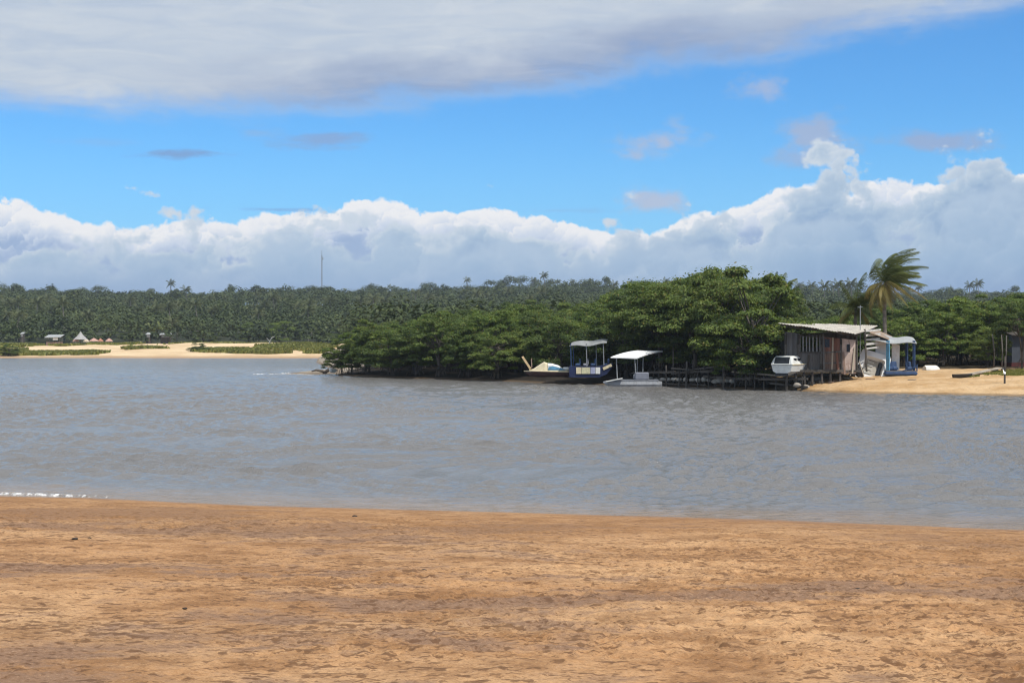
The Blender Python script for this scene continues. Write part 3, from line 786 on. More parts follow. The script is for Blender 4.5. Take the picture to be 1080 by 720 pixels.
def far_palm(seed, H, wind):
    rr = random.Random(seed); mb = MB(); top = Vector((rr.uniform(-.9, .9), rr.uniform(-.5, .5), H))
    for i in range(15):
        a = i * 2.39996; k = i / 15
        frond(mb, top, a, 1.2 - 1.5 * k, 3.3 * rr.uniform(.85, 1.1), wind, segs=5, nleaf=12, lw=.09, ll=.85, grav=.7, rachis=.06)
    c = bpy.data.meshes.new('crown'); c.from_pydata(mb.v, [], mb.f); c.update(); c.materials.append(M_PALMFAR)
    t = palm_trunk([(0, 0, -.5), (top.x * .2, top.y * .2, H * .5), top], .24, .15, 5)
    tm = bpy.data.meshes.new('trunk'); tm.from_pydata(t.v, [], t.f); tm.update(); tm.materials.append(M_PBARK); return c, tm, H
FP = [far_palm(300 + i, [8.5, 9.5, 7.5, 10.5, 9][i], WIND * .3) for i in range(5)]
def put_palm(x, y, z, sc, label, group):
    v = FP[rd.randrange(5)]; t = thing('coconut_palm', label, 'palm tree', (x, y, z), rd.uniform(-.5, .5), group); t.scale = (sc,) * 3
    for nm, me in (('crown', v[0]), ('trunk', v[1])):
        o = bpy.data.objects.new(nm, me); COL.objects.link(o); o.parent = t
    return v[2] * sc
def hz(x, y): return float(hill_z(np.array([float(x)]), np.array([float(y)]))[0])
n = 0
while n < 130:
    D = 350 + 230 * rd.random() ** 1.2; px = rd.uniform(-60, 470) if rd.random() < .86 else rd.uniform(470, 640)
    if px > 330 and D < 420: continue
    x = (px - 540) / F * D
    put_palm(x, D, hz(x, D), rd.uniform(.62, .92), 'one of the many coconut palms covering the wooded slope behind the sandbar', 'coconut palms on the slope'); n += 1
for px, py, D, lab in ((575, 289, 790, 'single palm standing clear of the ridge, just right of the middle of the skyline'), (562, 294, 800, 'shorter ridge palm just left of the skyline palm near the middle'), (603, 296, 790, None), (588, 296, 800, None), (180, 297, 800, 'lone palm top poking above the ridge at left, well left of the mast'), (494, 294, 800, 'lone palm on the ridge above the left part of the mangroves'),
                       (799, 297, 560, None), (808, 296, 560, None), (818, 299, 540, None), (832, 298, 600, None), (842, 300, 560, None), (858, 299, 600, None), (869, 299, 560, None), (878, 300, 620, None), (886, 298, 560, None), (893, 299, 600, None), (899, 297, 560, None), (907, 298, 570, None), (650, 298, 700, None), (700, 296, 700, None),
                       (1023, 299, 700, 'left one of the two palms on the skyline at right'), (1032, 297, 680, 'right one of the two palms on the skyline at right'), (970, 302, 700, None)):
    p = at(px, py, D); k = rd.randrange(5); v = FP[k]; z0 = hz(p.x, p.y); sc = (p.z - z0) / (v[2] + .9)
    t = thing('coconut_palm', lab or 'coconut palm in the loose row along the ridge', 'palm tree', (p.x, p.y, z0), rd.uniform(-.5, .5), None if lab else 'palms along the ridge')
    s2 = min(max(sc, .6), 1.15); t.scale = (s2 * .85, s2 * .85, sc)
    for nm, me in (('crown', v[0]), ('trunk', v[1])):
        o = bpy.data.objects.new(nm, me); COL.objects.link(o); o.parent = t

# ------------------------------------------------------------------ the far wood: one mass of crowns on the hill and the plain
rg = np.random.default_rng(77); CV = []
def mass(cx, cy, cz, R, Hh, n, leaf):
    cl = rg.integers(5, 9); d0 = unit(cl, rg); d0[:, 2] = np.abs(d0[:, 2])
    cen = np.array([cx, cy, cz + Hh * .55]) + d0 * np.array([R * .62, R * .62, Hh * .36])
    d = unit(n, rg); d[:, 2] = np.where(d[:, 2] < -.1, -d[:, 2], d[:, 2]); idx = rg.integers(0, cl, n)
    P = cen[idx] + d * rg.uniform(.6, 1.05, n)[:, None] * np.array([R * .5, R * .5, Hh * .30])
    CV.append(leaves(P, d, leaf, .5, rg, .7, .34))
tot = 0
for x in np.arange(-230, 60, 2.2):
    mass(x, 341 + rg.uniform(-2, 3), 1.6, rg.uniform(1.6, 2.6), rg.uniform(2.2, 4.0), 110, .36)
D = 348.
while D < 838:
    stepx = 5.2 if D < 460 else 6.2
    xx = -.40 * D - 40
    while xx < .40 * D + 40:
        x = xx + rg.uniform(-2.2, 2.2); y = D + rg.uniform(-2.5, 2.5); px = 540 + x / y * F
        vis = -90 < px < 1170
        if vis:
            R = rg.uniform(2.2, 4.3); Hh = rg.uniform(4.2, 7.2) * (1.0 if D > 420 else .9)
            mass(x, y, float(hz(x, y)), R, Hh, 130 if D < 500 else 95, .36 if D < 500 else .46); tot += 1
        xx += stepx
    D += stepx * (.9 if D < 460 else 1.25)
for k in range(420):                                                # broad rounded crowns along the skyline and here and there on the slope
    D = rg.uniform(770, 835) if k < 90 else rg.uniform(380, 770); x = (rg.uniform(-80, 1160) - 540) / F * D; R = rg.uniform(3.0, 7.5) * (1 if k < 90 else .85); Hh = rg.uniform(6.5, 10.5) if k < 90 else rg.uniform(6, 9)
    mass(x, D, float(hz(x, D)), R, Hh, 480, .40 if D > 550 else .32)
# the plain between the thicket and the hill
D = 198.
while D < 348:
    xx = -.13 * D
    while xx < .42 * D + 30:
        x = xx + rg.uniform(-1.8, 1.8); y = D + rg.uniform(-2, 2); px = 540 + x / y * F
        if float(shore_s(np.array([x]), np.array([y]))[0]) > 4 and px < 1200:
            R = rg.uniform(2, 3.6); lim = EYE + (HOR - (319 if px < 660 else 322)) / F * y - gz(x, y); Hh = min(rg.uniform(4.8, 7.5), max(3, lim))
            mass(x, y, gz(x, y), R, Hh, 120, .34); tot += 1
        xx += 5.0
    D += 5.4
CV = np.concatenate(CV); me = npmesh('far_wood', CV, quads(CV))
tag(link('far_wood', me, M_HILL), 'dense dark green woodland covering the low hill behind the water', 'woodland', kind='stuff')
print('far crowns', tot, 'leaves', len(CV) // 4, 'trees', count)

# ------------------------------------------------------------------ low plants on the sandbar and the landing
def tufts(name, pts, zf, h, w, rg):
    n = len(pts); a = rg.uniform(0, 3.14, n); z = zf(pts[:, 0], pts[:, 1]); hh = h * rg.uniform(.5, 1.3, n); ww = w * rg.uniform(.6, 1.4, n)
    dx, dy = np.cos(a) * ww, np.sin(a) * ww; lx, ly = rg.normal(0, .35, n) * hh, rg.normal(0, .35, n) * hh
    V = np.stack([np.stack([pts[:, 0] - dx, pts[:, 1] - dy, z - .03], -1), np.stack([pts[:, 0] + dx, pts[:, 1] + dy, z - .03], -1),
                  np.stack([pts[:, 0] + dx * .5 + lx, pts[:, 1] + dy * .5 + ly, z + hh], -1), np.stack([pts[:, 0] - dx * .5 + lx, pts[:, 1] - dy * .5 + ly, z + hh * .9], -1)], 1).reshape(-1, 3)
    return npmesh(name, V, quads(V))
P = []
def patch_(px, Dc, rx, rD, n):
    rr_ = np.sqrt(rg.uniform(0, 1.6, n)); a = rg.uniform(0, 6.283, n); D_ = Dc + rr_ * np.sin(a) * rD; X = (px + rr_ * np.cos(a) * rx - 540) / F * Dc
    ok = (fbm(X * .16, D_ * .16, 15, 4) - .5) * 2.4 + 1 - rr_ ** 2 > .34
    P.append(np.stack([X, D_], -1)[ok])
for q in ((45, 269, 78, 7, 16000), (-30, 276, 60, 9, 8000), (10, 300, 30, 9, 3000), (235, 283, 56, 10, 12000), (275, 271, 40, 5, 6000), (160, 292, 34, 8, 6000), (315, 298, 44, 13, 9000), (335, 272, 18, 5, 2500), (95, 306, 40, 6, 3000), (40, 338, 160, 5, 5000), (260, 334, 110, 7, 7000)): patch_(*q)
P = np.concatenate(P)
tag(link('dune_grass', tufts('dune_grass', P, bar_z, .5, .28, rg), M_GRASS), 'yellow green creeping dune plants in patches on the left sandbar', 'grass', kind='stuff')
D_ = rg.uniform(91.2, 97.0, 9000); X = (rg.uniform(1022, 1130, 9000) - 540) / F * D_
ok = fbm(X * .6, D_ * .6, 19, 3) + np.clip(np.minimum((X - 29.0) * .16, np.minimum(D_ - 91.6, 96.6 - D_) * .22), -.3, .3) > .62
P = np.stack([X, D_], -1)[ok]
tag(link('grass', tufts('grass', P, shore_z, .08, .04, rg), M_GRASS), 'patch of short green grass on the sandy landing at far right', 'grass', kind='stuff')
# ------------------------------------------------------------------ built things
def on_sand(px, py, d0=80., d1=120.):
    """the point of the far landing seen at a pixel"""
    D = np.arange(d0, d1, .05); X = (px - 540) / F * D; z = shore_z(X, D)
    k = int(np.argmin(np.abs(HOR + (EYE - z) / D * F - py))); return Vector((X[k], D[k], z[k]))
def part(mb, name, m, t, smooth=False, label=None):
    """a part whose mesh was written in world coordinates"""
    L = Vector(t.matrix_basis.translation); mb.v = [tuple(Vector(p) - L) for p in mb.v]
    o = mb.build(name, m, t, smooth)
    if label: o['label'] = label
    return o
WHITE = paint('white_gelcoat', (.74, .74, .70), .35, .12, .30, (.34, .29, .21), 2.2)
CREAM = paint('cream_gelcoat', (.66, .57, .38), .4, .15, .35, (.26, .19, .10), 2.5)
YELLOW = paint('yellow_ochre', (.42, .265, .10), .5, .2, .35)
BLUE = paint('blue_paint', (.030, .066, .155), .5, .3, .5, (.05, .06, .07))
SKYBLUE = paint('light_blue_paint', (.11, .30, .46), .5, .25, .4)
NAVY = paint('dark_blue_paint', (.018, .028, .085), .45, .2, .3)
MAROON = paint('maroon_bottom', (.055, .022, .022), .6, .25, .4)
GLASS = paint('dark_pane', (.012, .015, .02), .12, .1, .1, bmp=0)
GREY = paint('grey_plastic', (.23, .24, .27), .6, .2, .3)
PIPE = paint('galvanised_pipe', (.34, .35, .36), .45, .15, .3, metal=.4)
AWN = paint('white_awning', (.78, .78, .77), .6, .06, .15, (.45, .43, .40), 1.2)
AWNG = paint('grey_awning', (.36, .37, .37), .6, .15, .35, (.22, .21, .19), 1.5)
ROOFM = paint('old_roof_sheet', (.47, .43, .37), .75, .22, .5, (.22, .14, .09), 1.4)
ROOFB = paint('brown_roof_sheet', (.30, .22, .16), .8, .25, .5, (.12, .07, .05), 1.4)
WOODG = boards('grey_boards', (.075, .07, .066), (.17, .16, .155), 'X', .16)
WOODR = boards('red_boards', (.17, .075, .05), (.31, .155, .11), 'X', .18)
WOODB = boards('brown_boards', (.12, .08, .06), (.27, .185, .145), 'X', .2)
WOODP = paint('pink_plaster', (.55, .43, .37), .85, .3, .9, (.20, .11, .075), 1.5)
WOODD = boards('dark_timber', (.050, .044, .038), (.13, .115, .10), 'X', .4)
WOODL = boards('pale_timber', (.30, .25, .19), (.46, .40, .32), 'X', .5)
POSTM = boards('post_timber', (.045, .04, .035), (.135, .12, .105), 'Z', .6)
STONE = paint('pale_rubble', (.36, .32, .27), .9, .3, .4, (.12, .1, .08), 3)
SACK = paint('pale_sack', (.44, .42, .38), .9, .25, .4, (.12, .1, .08), 4)

def hull(L, B, H, n=14, rake=.35, fine=2.2, sheer=.25, vee=.3, stern=.9):
    secs = []
    for i in range(n + 1):
        t = i / n; b = B / 2 * (stern + (1 - stern) * min(1, t * 3)) * max(.03, 1 - max(0, (t - .35) / .65) ** fine)
        x = t * L; zt = H * (1 + sheer * t ** 2); zk = H * (.02 + .55 * max(0, (t - .72) / .28) ** 2); xk = x - rake * H * max(0, t - .6) * 1.5
        zc = zk + (zt - zk) * .38
        secs.append([Vector((x, b, zt)), Vector((x, b * .98, zt - .06)), Vector((xk, b * .84, zc)), Vector((xk, b * .1, zk)), Vector((xk, -b * .1, zk)), Vector((xk, -b * .84, zc)), Vector((x, -b * .98, zt - .06)), Vector((x, -b, zt))])
    return MB().loft(secs)
def rim(L, B, H, w=.05, n=14, fine=2.2, sheer=.25, stern=.9, dz=0.):
    mb = MB()
    for s in (1, -1):
        pts = []
        for i in range(n + 1):
            t = i / n; b = B / 2 * (stern + (1 - stern) * min(1, t * 3)) * max(.03, 1 - max(0, (t - .35) / .65) ** fine)
            pts.append((t * L, s * b, H * (1 + sheer * t * t) + dz))
        mb.tube(pts, w, 5)
    return mb

# --- the wooden shack on stilts
base = at(866, 402, 92.5); base.z = gz(base.x, base.y)
sh = thing('wooden_shack', 'patched wooden shack on stilts with a pale sloping sheet roof and red brown boards', 'shack', base)
DW = 92.0
def wall(px0, px1, py0, py1, D, m, name, th=.05, label=None, py0b=None, par=sh):
    a, b_ = at(px0, py1, D), at(px1, py1, D); c, d = at(px1, py0b if py0b is not None else py0, D), at(px0, py0, D)
    mb = MB(); mb.add([a, b_, c, d] + [p + Vector((0, th, 0)) for p in (a, b_, c, d)], [(0, 1, 2, 3), (7, 6, 5, 4), (0, 4, 5, 1), (1, 5, 6, 2), (2, 6, 7, 3), (3, 7, 4, 0)])
    return part(mb, name, m, par, label=label)
A, B_, C_, D_ = at(820.5, 340.5, 90.9), at(903, 352.5, 90.6), at(926, 344, 97.2), at(858, 341.2, 98)
def roofpt(u, v): return (A * (1 - u) + B_ * u) * (1 - v) + (D_ * (1 - u) + C_ * u) * v
for i, (u0, u1, dz_) in enumerate(((0, .27, .0), (.255, .52, .035), (.505, .77, .012), (.755, 1.0, .05))):
    up_ = Vector((0, 0, dz_)); q = 14
    mb = MB().sheet(roofpt(u0, 0) + up_, roofpt(u1, -.01 * i) + up_, roofpt(u1, 1) + up_, roofpt(u0, 1) + up_, q * 2, 6, lambda u, v: .018 * math.sin(u * q * 3.14) - .05 * math.sin(v * 3.1), .022)
    part(mb, 'roof_sheet', ROOFM, sh)
mb = MB()
for u in (.04, .22, .42, .62, .80, .96): mb.bar(roofpt(u, .02) - Vector((0, 0, .10)), roofpt(u, .98) - Vector((0, 0, .10)), .07, .10)
mb.bar(roofpt(.02, .16) - Vector((0, 0, .19)), roofpt(.98, .16) - Vector((0, 0, .19)), .08, .08); part(mb, 'rafters', WOODD, sh)
wall(828, 842, 349.5, 390, DW, WOODG, 'wall_panel', label='dark grey boarded wall', py0b=351.5)
wall(842.3, 866, 371.5, 390, DW, WOODG, 'wall_panel', label='grey boards below the barred window')
wall(866.3, 887, 355, 371, DW, WOODR, 'wall_panel', label='red boards', py0b=357)
wall(866.3, 887, 371.3, 391, DW - .03, WOODB, 'wall_panel', label='brown planks below the red boards')
wall(887.3, 903, 357, 394, DW - .05, WOODP, 'wall_panel', label='pinkish peeling panel', py0b=358.5)
mb = MB()
for px in (843.5, 847, 850.6, 853.8, 857.5, 861.5, 865): a, b_ = at(px, 371.5, DW), at(px, 353.5, DW); mb.bar(a, b_, .065, .05)
part(mb, 'window_bars', paint('faded_slats', (.27, .27, .26), .7, .2, .4), sh)
mb = MB(); mb.bar(at(842, 371.4, DW - .05), at(866, 371.4, DW - .05), .09, .07); mb.bar(at(842, 353.6, DW - .05), at(866, 355.2, DW - .05), .09, .07); part(mb, 'window_frame', WOODD, sh)
# side and back walls, floor, stilts
mb = MB(); a, b_, c, d = at(828, 390, DW + .05), at(828, 390, DW + .05), 0, 0
x0, x1, zf, zt = at(828, 0, DW).x, at(914, 0, DW).x, at(0, 390, DW).z, 3.55
for (p, q) in (((x0, DW + .06), (x0 + .4, DW + 5.2)), ((x0 + .4, DW + 5.2), (x1 + .6, DW + 5.4))):
    mb.add([(p[0], p[1], zf), (q[0], q[1], zf), (q[0], q[1], zt + .2), (p[0], p[1], zt), (p[0] + .05, p[1] + .05, zf), (q[0] + .05, q[1] + .05, zf), (q[0] + .05, q[1] + .05, zt + .2), (p[0] + .05, p[1] + .05, zt)],
           [(0, 1, 2, 3), (7, 6, 5, 4), (0, 4, 5, 1), (1, 5, 6, 2), (2, 6, 7, 3), (3, 7, 4, 0)])
part(mb, 'back_walls', WOODG, sh)
mb = MB(); mb.box(((x0 + x1) / 2 - .2, DW + 2.45, zf - .07), (x1 - x0 - .3, 5.2, .12)); part(mb, 'floor', WOODD, sh)
mb = MB(); mb.bar((x0 - .15, DW - .14, zf - .06), (at(889, 0, DW).x, DW - .14, zf - .06), .14, .15); part(mb, 'floor_beam', WOODD, sh)
for px in (830, 839, 848, 857, 866.5, 876, 886):
    p = at(px, 390, DW - .02); mb = MB().tube([(p.x, p.y, zf), (p.x + random.uniform(-.06, .06), p.y, gz(p.x, p.y) - .25)], .075, 7); part(mb, 'stilt', POSTM, sh)
for px in (828.6, 842.2, 866.2, 887.1, 903.4):
    a = at(px, 392, DW - .06); mb = MB().bar(a, at(px, 351 + (px - 828) * .11, DW - .06), .10, .09); part(mb, 'corner_post', POSTM, sh)
for px0, py0, px1, py1, w_, m_ in ((869, 392, 868.2, 352, .12, WOODG), (877.5, 390, 878.5, 356, .10, WOODL), (884, 393, 882.6, 372, .13, WOODR), (891, 395, 889.5, 371, .12, WOODB), (899, 394, 901.5, 366, .10, WOODL), (852, 390, 853.4, 374, .12, WOODD)):
    part(MB().bar(at(px0, py0, DW - .16), at(px1, py1, DW - .09), w_, .025, (0, -1, 0)), 'loose_board', m_, sh)
for px0, px1, py0, py1 in ((870, 875, 357.5, 366), (893, 896.5, 363, 371)): wall(px0, px1, py0, py1, DW - .075, GLASS, 'gap', .02, 'dark plate for a shaded gap in the boards')  # thin dark plates on the wall, shade of openings put into colour
for px0, py0, px1, py1 in ((866, 372, 887, 370.5), (866, 383, 887, 382.4)): part(MB().bar(at(px0, py0, DW - .12), at(px1, py1, DW - .12), .09, .03, (0, -1, 0)), 'batten', WOODG, sh)
# the doorway jumble and the louvred end
mb = MB()
for k in range(5):
    y = 348.5 + k * 4.6; a, b_ = at(911 + k * .4, y + .8, 93.5), at(929 - k * .6, y - .9, 93.9); mb.bar(a, b_, .05, .15 if k % 2 else .11)
part(mb, 'slats', paint('whitewashed_slats', (.55, .54, .51), .7, .15, .4, (.2, .16, .12)), sh, label='pale horizontal slats at the right end')
wall(923.5, 935, 357, 391, 94.6, paint('whitewash', (.74, .73, .70), .75, .08, .3, (.38, .33, .27)), 'wall_panel', label='white side wall')
part(MB().sheet(at(917, 350, 93.2), at(937, 357.5, 94), at(941, 354.5, 97.5), at(922, 346.5, 97), 8, 4, None, .04), 'roof_sheet', ROOFB, sh, label='small brown roof sheet at the right end')
part(MB().bar(at(914, 392, 93.4), at(912, 347, 93.4), .10), 'corner_post', POSTM, sh)
mb = MB()
for k, (px, py, r) in enumerate(((898, 392, .22), (905, 391, .28), (909, 394, .16))):
    mb.lump(at(px, py, 92.6), (r, r * .8, r * 1.4), k, 8, .2)
p = on_sand(905, 396); jt = thing('rubbish_heap', 'dark heap of junk in the open doorway of the shack', 'junk', p); part(mb, 'sacks', paint('black_plastic', (.02, .02, .022), .4, .2, .2), jt)
part(MB().bar(at(897, 396, 91.9), at(899, 384, 92.2), .06).bar(at(911, 396, 91.8), at(906, 381, 92.4), .06), 'sticks', WOODL, jt)
p = on_sand(907, 398); pl = thing('pole', 'thin upright pole rising above the roof beside the shack doorway', 'pole', p)
part(MB().tube([p - Vector((0, 0, .2)), Vector((p.x + .02, p.y, at(0, 322, p.y).z))], .026, 6), 'shaft', PIPE, pl)
part(MB().bar((p.x - .16, p.y, at(0, 324, p.y).z), (p.x + .18, p.y, at(0, 323.6, p.y).z), .03), 'crosspiece', PIPE, pl)

# --- shelter among the trees at the left of the shack
p = at(806, 372, 97.5); p.z = gz(p.x, p.y)
st = thing('open_shelter', 'dark open shelter with a railing half hidden by trees left of the shack', 'shelter', p)
part(MB().sheet(at(784, 346.5, 96.8), at(821, 343.5, 96.8), at(823, 341.5, 99.5), at(788, 344, 99.5), 10, 4, None, .05), 'roof', paint('dull_roof', (.18, .17, .16), .8, .2, .4), st)
for px in (792, 803, 818): part(MB().bar(Vector((at(px, 0, 97).x, 97, p.z - .3)), at(px, 345.5, 97), .09), 'post', POSTM, st)
mb = MB()
for py in (358, 363, 368): mb.bar(at(791, py, 97), at(820, py - .4, 97), .05, .09)
part(mb, 'railing', WOODB, st); part(MB().bar(at(789, 372, 97.8), at(822, 371.6, 97.8), 1.6, .10), 'deck', WOODD, st)

# --- white cabin boat on the end of the jetty
p = at(824.5, 396.3, 91.6); cb = thing('cabin_boat', 'white cabin boat with a big dark rear window hauled up beside the shack', 'boat', p, math.radians(46))
L, B, H = 4.0, 1.70, .70
hull(L, B, H, sheer=.35).build('hull', WHITE, cb)
rim(L, B, H, .035, sheer=.35).build('rub_rail', CREAM, cb, True)
mb = MB(); secs = []
for x, w, z in ((.12, .66, 1.18), (.30, .68, 1.24), (1.0, .64, 1.24), (1.40, .56, 1.06), (2.0, .42, .90)):
    b0 = .76 if x < 2 else .56; zb = H * 1.02
    secs.append([(x - (.18 if x < .5 else 0), -b0, zb), (x, -w, z - .10), (x, -w + .12, z), (x, w - .12, z), (x, w, z - .10), (x - (.18 if x < .5 else 0), b0, zb)])
mb.loft([[Vector(q) for q in s_] for s_ in secs]).build('cabin', WHITE, cb)
MB().add([(-.045, -.55, .74), (-.045, .55, .74), (.100, .52, 1.16), (.100, -.52, 1.16), (-.005, -.55, .74), (-.005, .55, .74), (.14, .52, 1.16), (.14, -.52, 1.16)], [(3, 2, 1, 0), (4, 5, 6, 7), (0, 1, 5, 4), (1, 2, 6, 5), (2, 3, 7, 6), (3, 0, 4, 7)]).build('rear_window', GLASS, cb)
for s_ in (1, -1):
    for x in (.42, .86): MB().box((x, s_ * .690, .98), (.34, .03, .22), Matrix.Rotation(s_ * -.06, 4, 'X')).build('side_window', GLASS, cb)
MB().box((-.02, 0, .10), (.08, .9, .14)).build('transom_step', GLASS, cb)
mb = MB(); mb.tube([(2.5, .42, .78), (2.55, .40, 1.05), (3.35, .12, 1.12), (3.35, -.12, 1.12), (2.55, -.40, 1.05), (2.5, -.42, .78)], .018, 5).build('bow_rail', PIPE, cb)

# --- white hull section tipped on its side against the shack
p = on_sand(904, 397.5); tb = thing('boat_shell', 'white boat shell tipped on its side against the shack with its hollow inside facing out', 'boat', p, rz=-.16, rx=-.30, ry=.30)
def rr(w, h, k, y, n=6):
    pts = []
    for cx, cz, a0 in ((w / 2 - k, h / 2 - k, 0), (-w / 2 + k, h / 2 - k, 90), (-w / 2 + k, -h / 2 + k, 180), (w / 2 - k, -h / 2 + k, 270)):
        for i in range(n): a = math.radians(a0 + 90 * i / (n - 1)); pts.append(Vector((cx + k * math.cos(a) + .62, y, cz + k * math.sin(a) + .76)))
    return pts
MB().loft([rr(1.50, 1.54, .12, .06), rr(1.55, 1.60, .14, 0), rr(1.53, 1.58, .13, -.05), rr(1.04, 1.0, .12, -.05), rr(.98, .94, .1, .10), rr(.90, .86, .1, .26)], True, False).build('frame', AWN, tb)
MB().loft([rr(.91, .87, .1, .255), rr(.88, .84, .1, .30)]).build('inner_panel', paint('stained_gelcoat', (.40, .37, .31), .6, .2, .5, (.12, .10, .07), 4), tb)
tb.scale = (1.24,) * 3
MB().loft([rr(1.44, 1.46, .16, .03), rr(1.3, 1.3, .2, .34), rr(.9, .9, .2, .46)], True, False).build('outer_hull', WHITE, tb)
MB().box((.96, .20, .76), (.20, .10, .76), None, .04).build('recess_shade', GLASS, tb)  # solid dark block stands in for the shade inside a hollow
mb = MB()
for k in range(4): mb.box((.42 + .02 * k, .225, .45 + k * .2), (.34, .03, .035), None, .01)
mb.build('seat_ribs', WHITE, tb)

# --- blue canopied boat on the sand
p = on_sand(948, 396.5); pb = thing('canopy_boat', 'blue beached pontoon boat with a wavy grey canopy right of the shack', 'boat', p)
Y = p.y; z0 = p.z
def X_(px, D=None): return at(px, 0, D or Y).x
def Zc(py, D=None): return at(0, py, D or Y).z
mb = MB(); mb.box(((X_(933) + X_(968)) / 2, Y + .8, z0 + .17), (X_(968) - X_(933), 1.7, .30), None, .10); part(mb, 'hull', BLUE, pb)
mb = MB(); mb.box(((X_(933) + X_(968)) / 2, Y + .75, z0 + .335), (X_(966) - X_(934), 1.55, .03)); part(mb, 'deck', GREY, pb)
part(MB().sheet(at(917, 358.5, Y + .1), at(967, 361.5, Y), at(963, 355.5, Y + 2.2), at(925, 352, Y + 2.4), 16, 6, lambda u, v: .07 * math.sin(u * 8.5 + .6) - .10 * abs(v - .5), .04), 'canopy', AWNG, pb)
for px, dd, col in ((964.6, .15, BLUE), (963, 1.5, BLUE), (937.2, .15, SKYBLUE), (938.5, 1.5, BLUE)):
    part(MB().bar((X_(px), Y + dd, z0 + .3), (X_(px), Y + dd, Zc(359.5) + .02), .15 if px > 960 else .22, .10), 'post', col, pb)
mb = MB(); mb.add([at(940.5, 390, Y + .9), at(948.5, 390, Y + .9), at(949, 364, Y + .9), at(940.5, 362, Y + .9), at(940.5, 390, Y + .96), at(948.5, 390, Y + .96), at(949, 364, Y + .96), at(940.5, 362, Y + .96)], [(0, 1, 2, 3), (7, 6, 5, 4), (0, 4, 5, 1), (1, 5, 6, 2), (2, 6, 7, 3), (3, 7, 4, 0)])
part(mb, 'back_board', paint('white_board', (.70, .68, .64), .6, .1, .4, (.55, .22, .07), 3.5), pb, label='white board with orange stains')
for px in (940, 945, 960.5):
    mb = MB(); q = Vector((X_(px), Y + .35, z0 + .35)); mb.box(q + Vector((0, 0, .12)), (.36, .42, .22), None, .06).box(q + Vector((0, .2, .36)), (.36, .12, .42), Matrix.Rotation(-.2, 4, 'X'), .05); part(mb, 'seat', BLUE, pb)
part(MB().bar((X_(952), Y - .02, z0 + .34), (X_(967), Y - .02, z0 + .62), .05).bar((X_(967), Y - .02, z0 + .3), (X_(967), Y - .02, z0 + .75), .06), 'rail', BLUE, pb)

# --- pedal boat with yellow bow
p = at(577, 399.5, 106.5); p.z = .42
fb = thing('pedal_boat', 'low white boat with an ochre bow and blue side panel pulled under the mangroves', 'boat', at(601, 0, 106.6).xy.to_3d() + Vector((0, 0, .50)), math.radians(181))
L = 3.25
hull(L, 1.5, .36, rake=.6, sheer=.22, fine=2.6).build('hull', MAROON, fb)
secs = []
for x, w, z in ((.0, .66, .42), (.5, .72, .52), (1.5, .72, .52), (2.2, .60, .50), (2.9, .30, .46), (3.32, .06, .44)): secs.append([Vector((x, -w, .34 + .02 * x)), Vector((x, -w * 1.03, .41 + .015 * x)), Vector((x, -w * .8, z)), Vector((x, w * .8, z)), Vector((x, w * 1.03, .41 + .015 * x)), Vector((x, w, .34 + .02 * x))])
MB().loft(secs).build('deck', CREAM, fb)
secs = []
for x, w, z in ((1.62, .58, 1.02), (1.85, .56, 1.10), (2.15, .48, .92), (2.6, .32, .62), (2.95, .16, .50)): secs.append([Vector((x, -w, .48)), Vector((x, -w * .75, z - .12)), Vector((x, -w * .4, z)), Vector((x, w * .4, z)), Vector((x, w * .75, z - .12)), Vector((x, w, .48))])
MB().loft(secs).build('foredeck', CREAM, fb)
secs = []
for x, w, z in ((.55, .62, .66), (.85, .64, .86), (1.3, .62, .98), (1.60, .58, 1.00)): secs.append([Vector((x, -w, .50)), Vector((x, -w * .92, z - .14)), Vector((x, -w * .6, z)), Vector((x, w * .6, z)), Vector((x, w * .92, z - .14)), Vector((x, w, .50))])
MB().loft(secs).build('cowling', WHITE, fb)
for s_ in (1, -1):
    mb = MB(); pts = [(1.60, .53), (1.55, .74), (1.25, .80), (.85, .70), (.35, .56), (.35, .52)]
    w = .665; mb.add([(x, s_ * w, z) for x, z in pts] + [(x, s_ * (w - .05), z) for x, z in pts], [tuple(range(6)) if s_ < 0 else tuple(reversed(range(6)))] + [(i, (i + 1) % 6, (i + 1) % 6 + 6, i + 6) for i in range(6)])
    mb.build('side_panel', SKYBLUE, fb)
MB().box((.28, 0, .60), (.42, 1.0, .22), None, .06).build('seat', WHITE, fb)
MB().box((1.05, 0, .95), (.3, .7, .04), Matrix.Rotation(.1, 4, 'Y')).build('hatch', GLASS, fb)
p0 = at(559.5, 389, 106.2); yp = thing('leaning_plank', 'ochre plank leaning up at the bow of the low white boat', 'plank', p0)
part(MB().bar(p0, at(551, 376, 106.8), .16, .05, (0, -1, .3)), 'plank', paint('tan_plank', (.42, .30, .16), .7), yp)
part(MB().bar(p0 + Vector((.1, .3, .1)), at(560.5, 378, 107.2), .06, .05), 'stick', WOODB, yp)

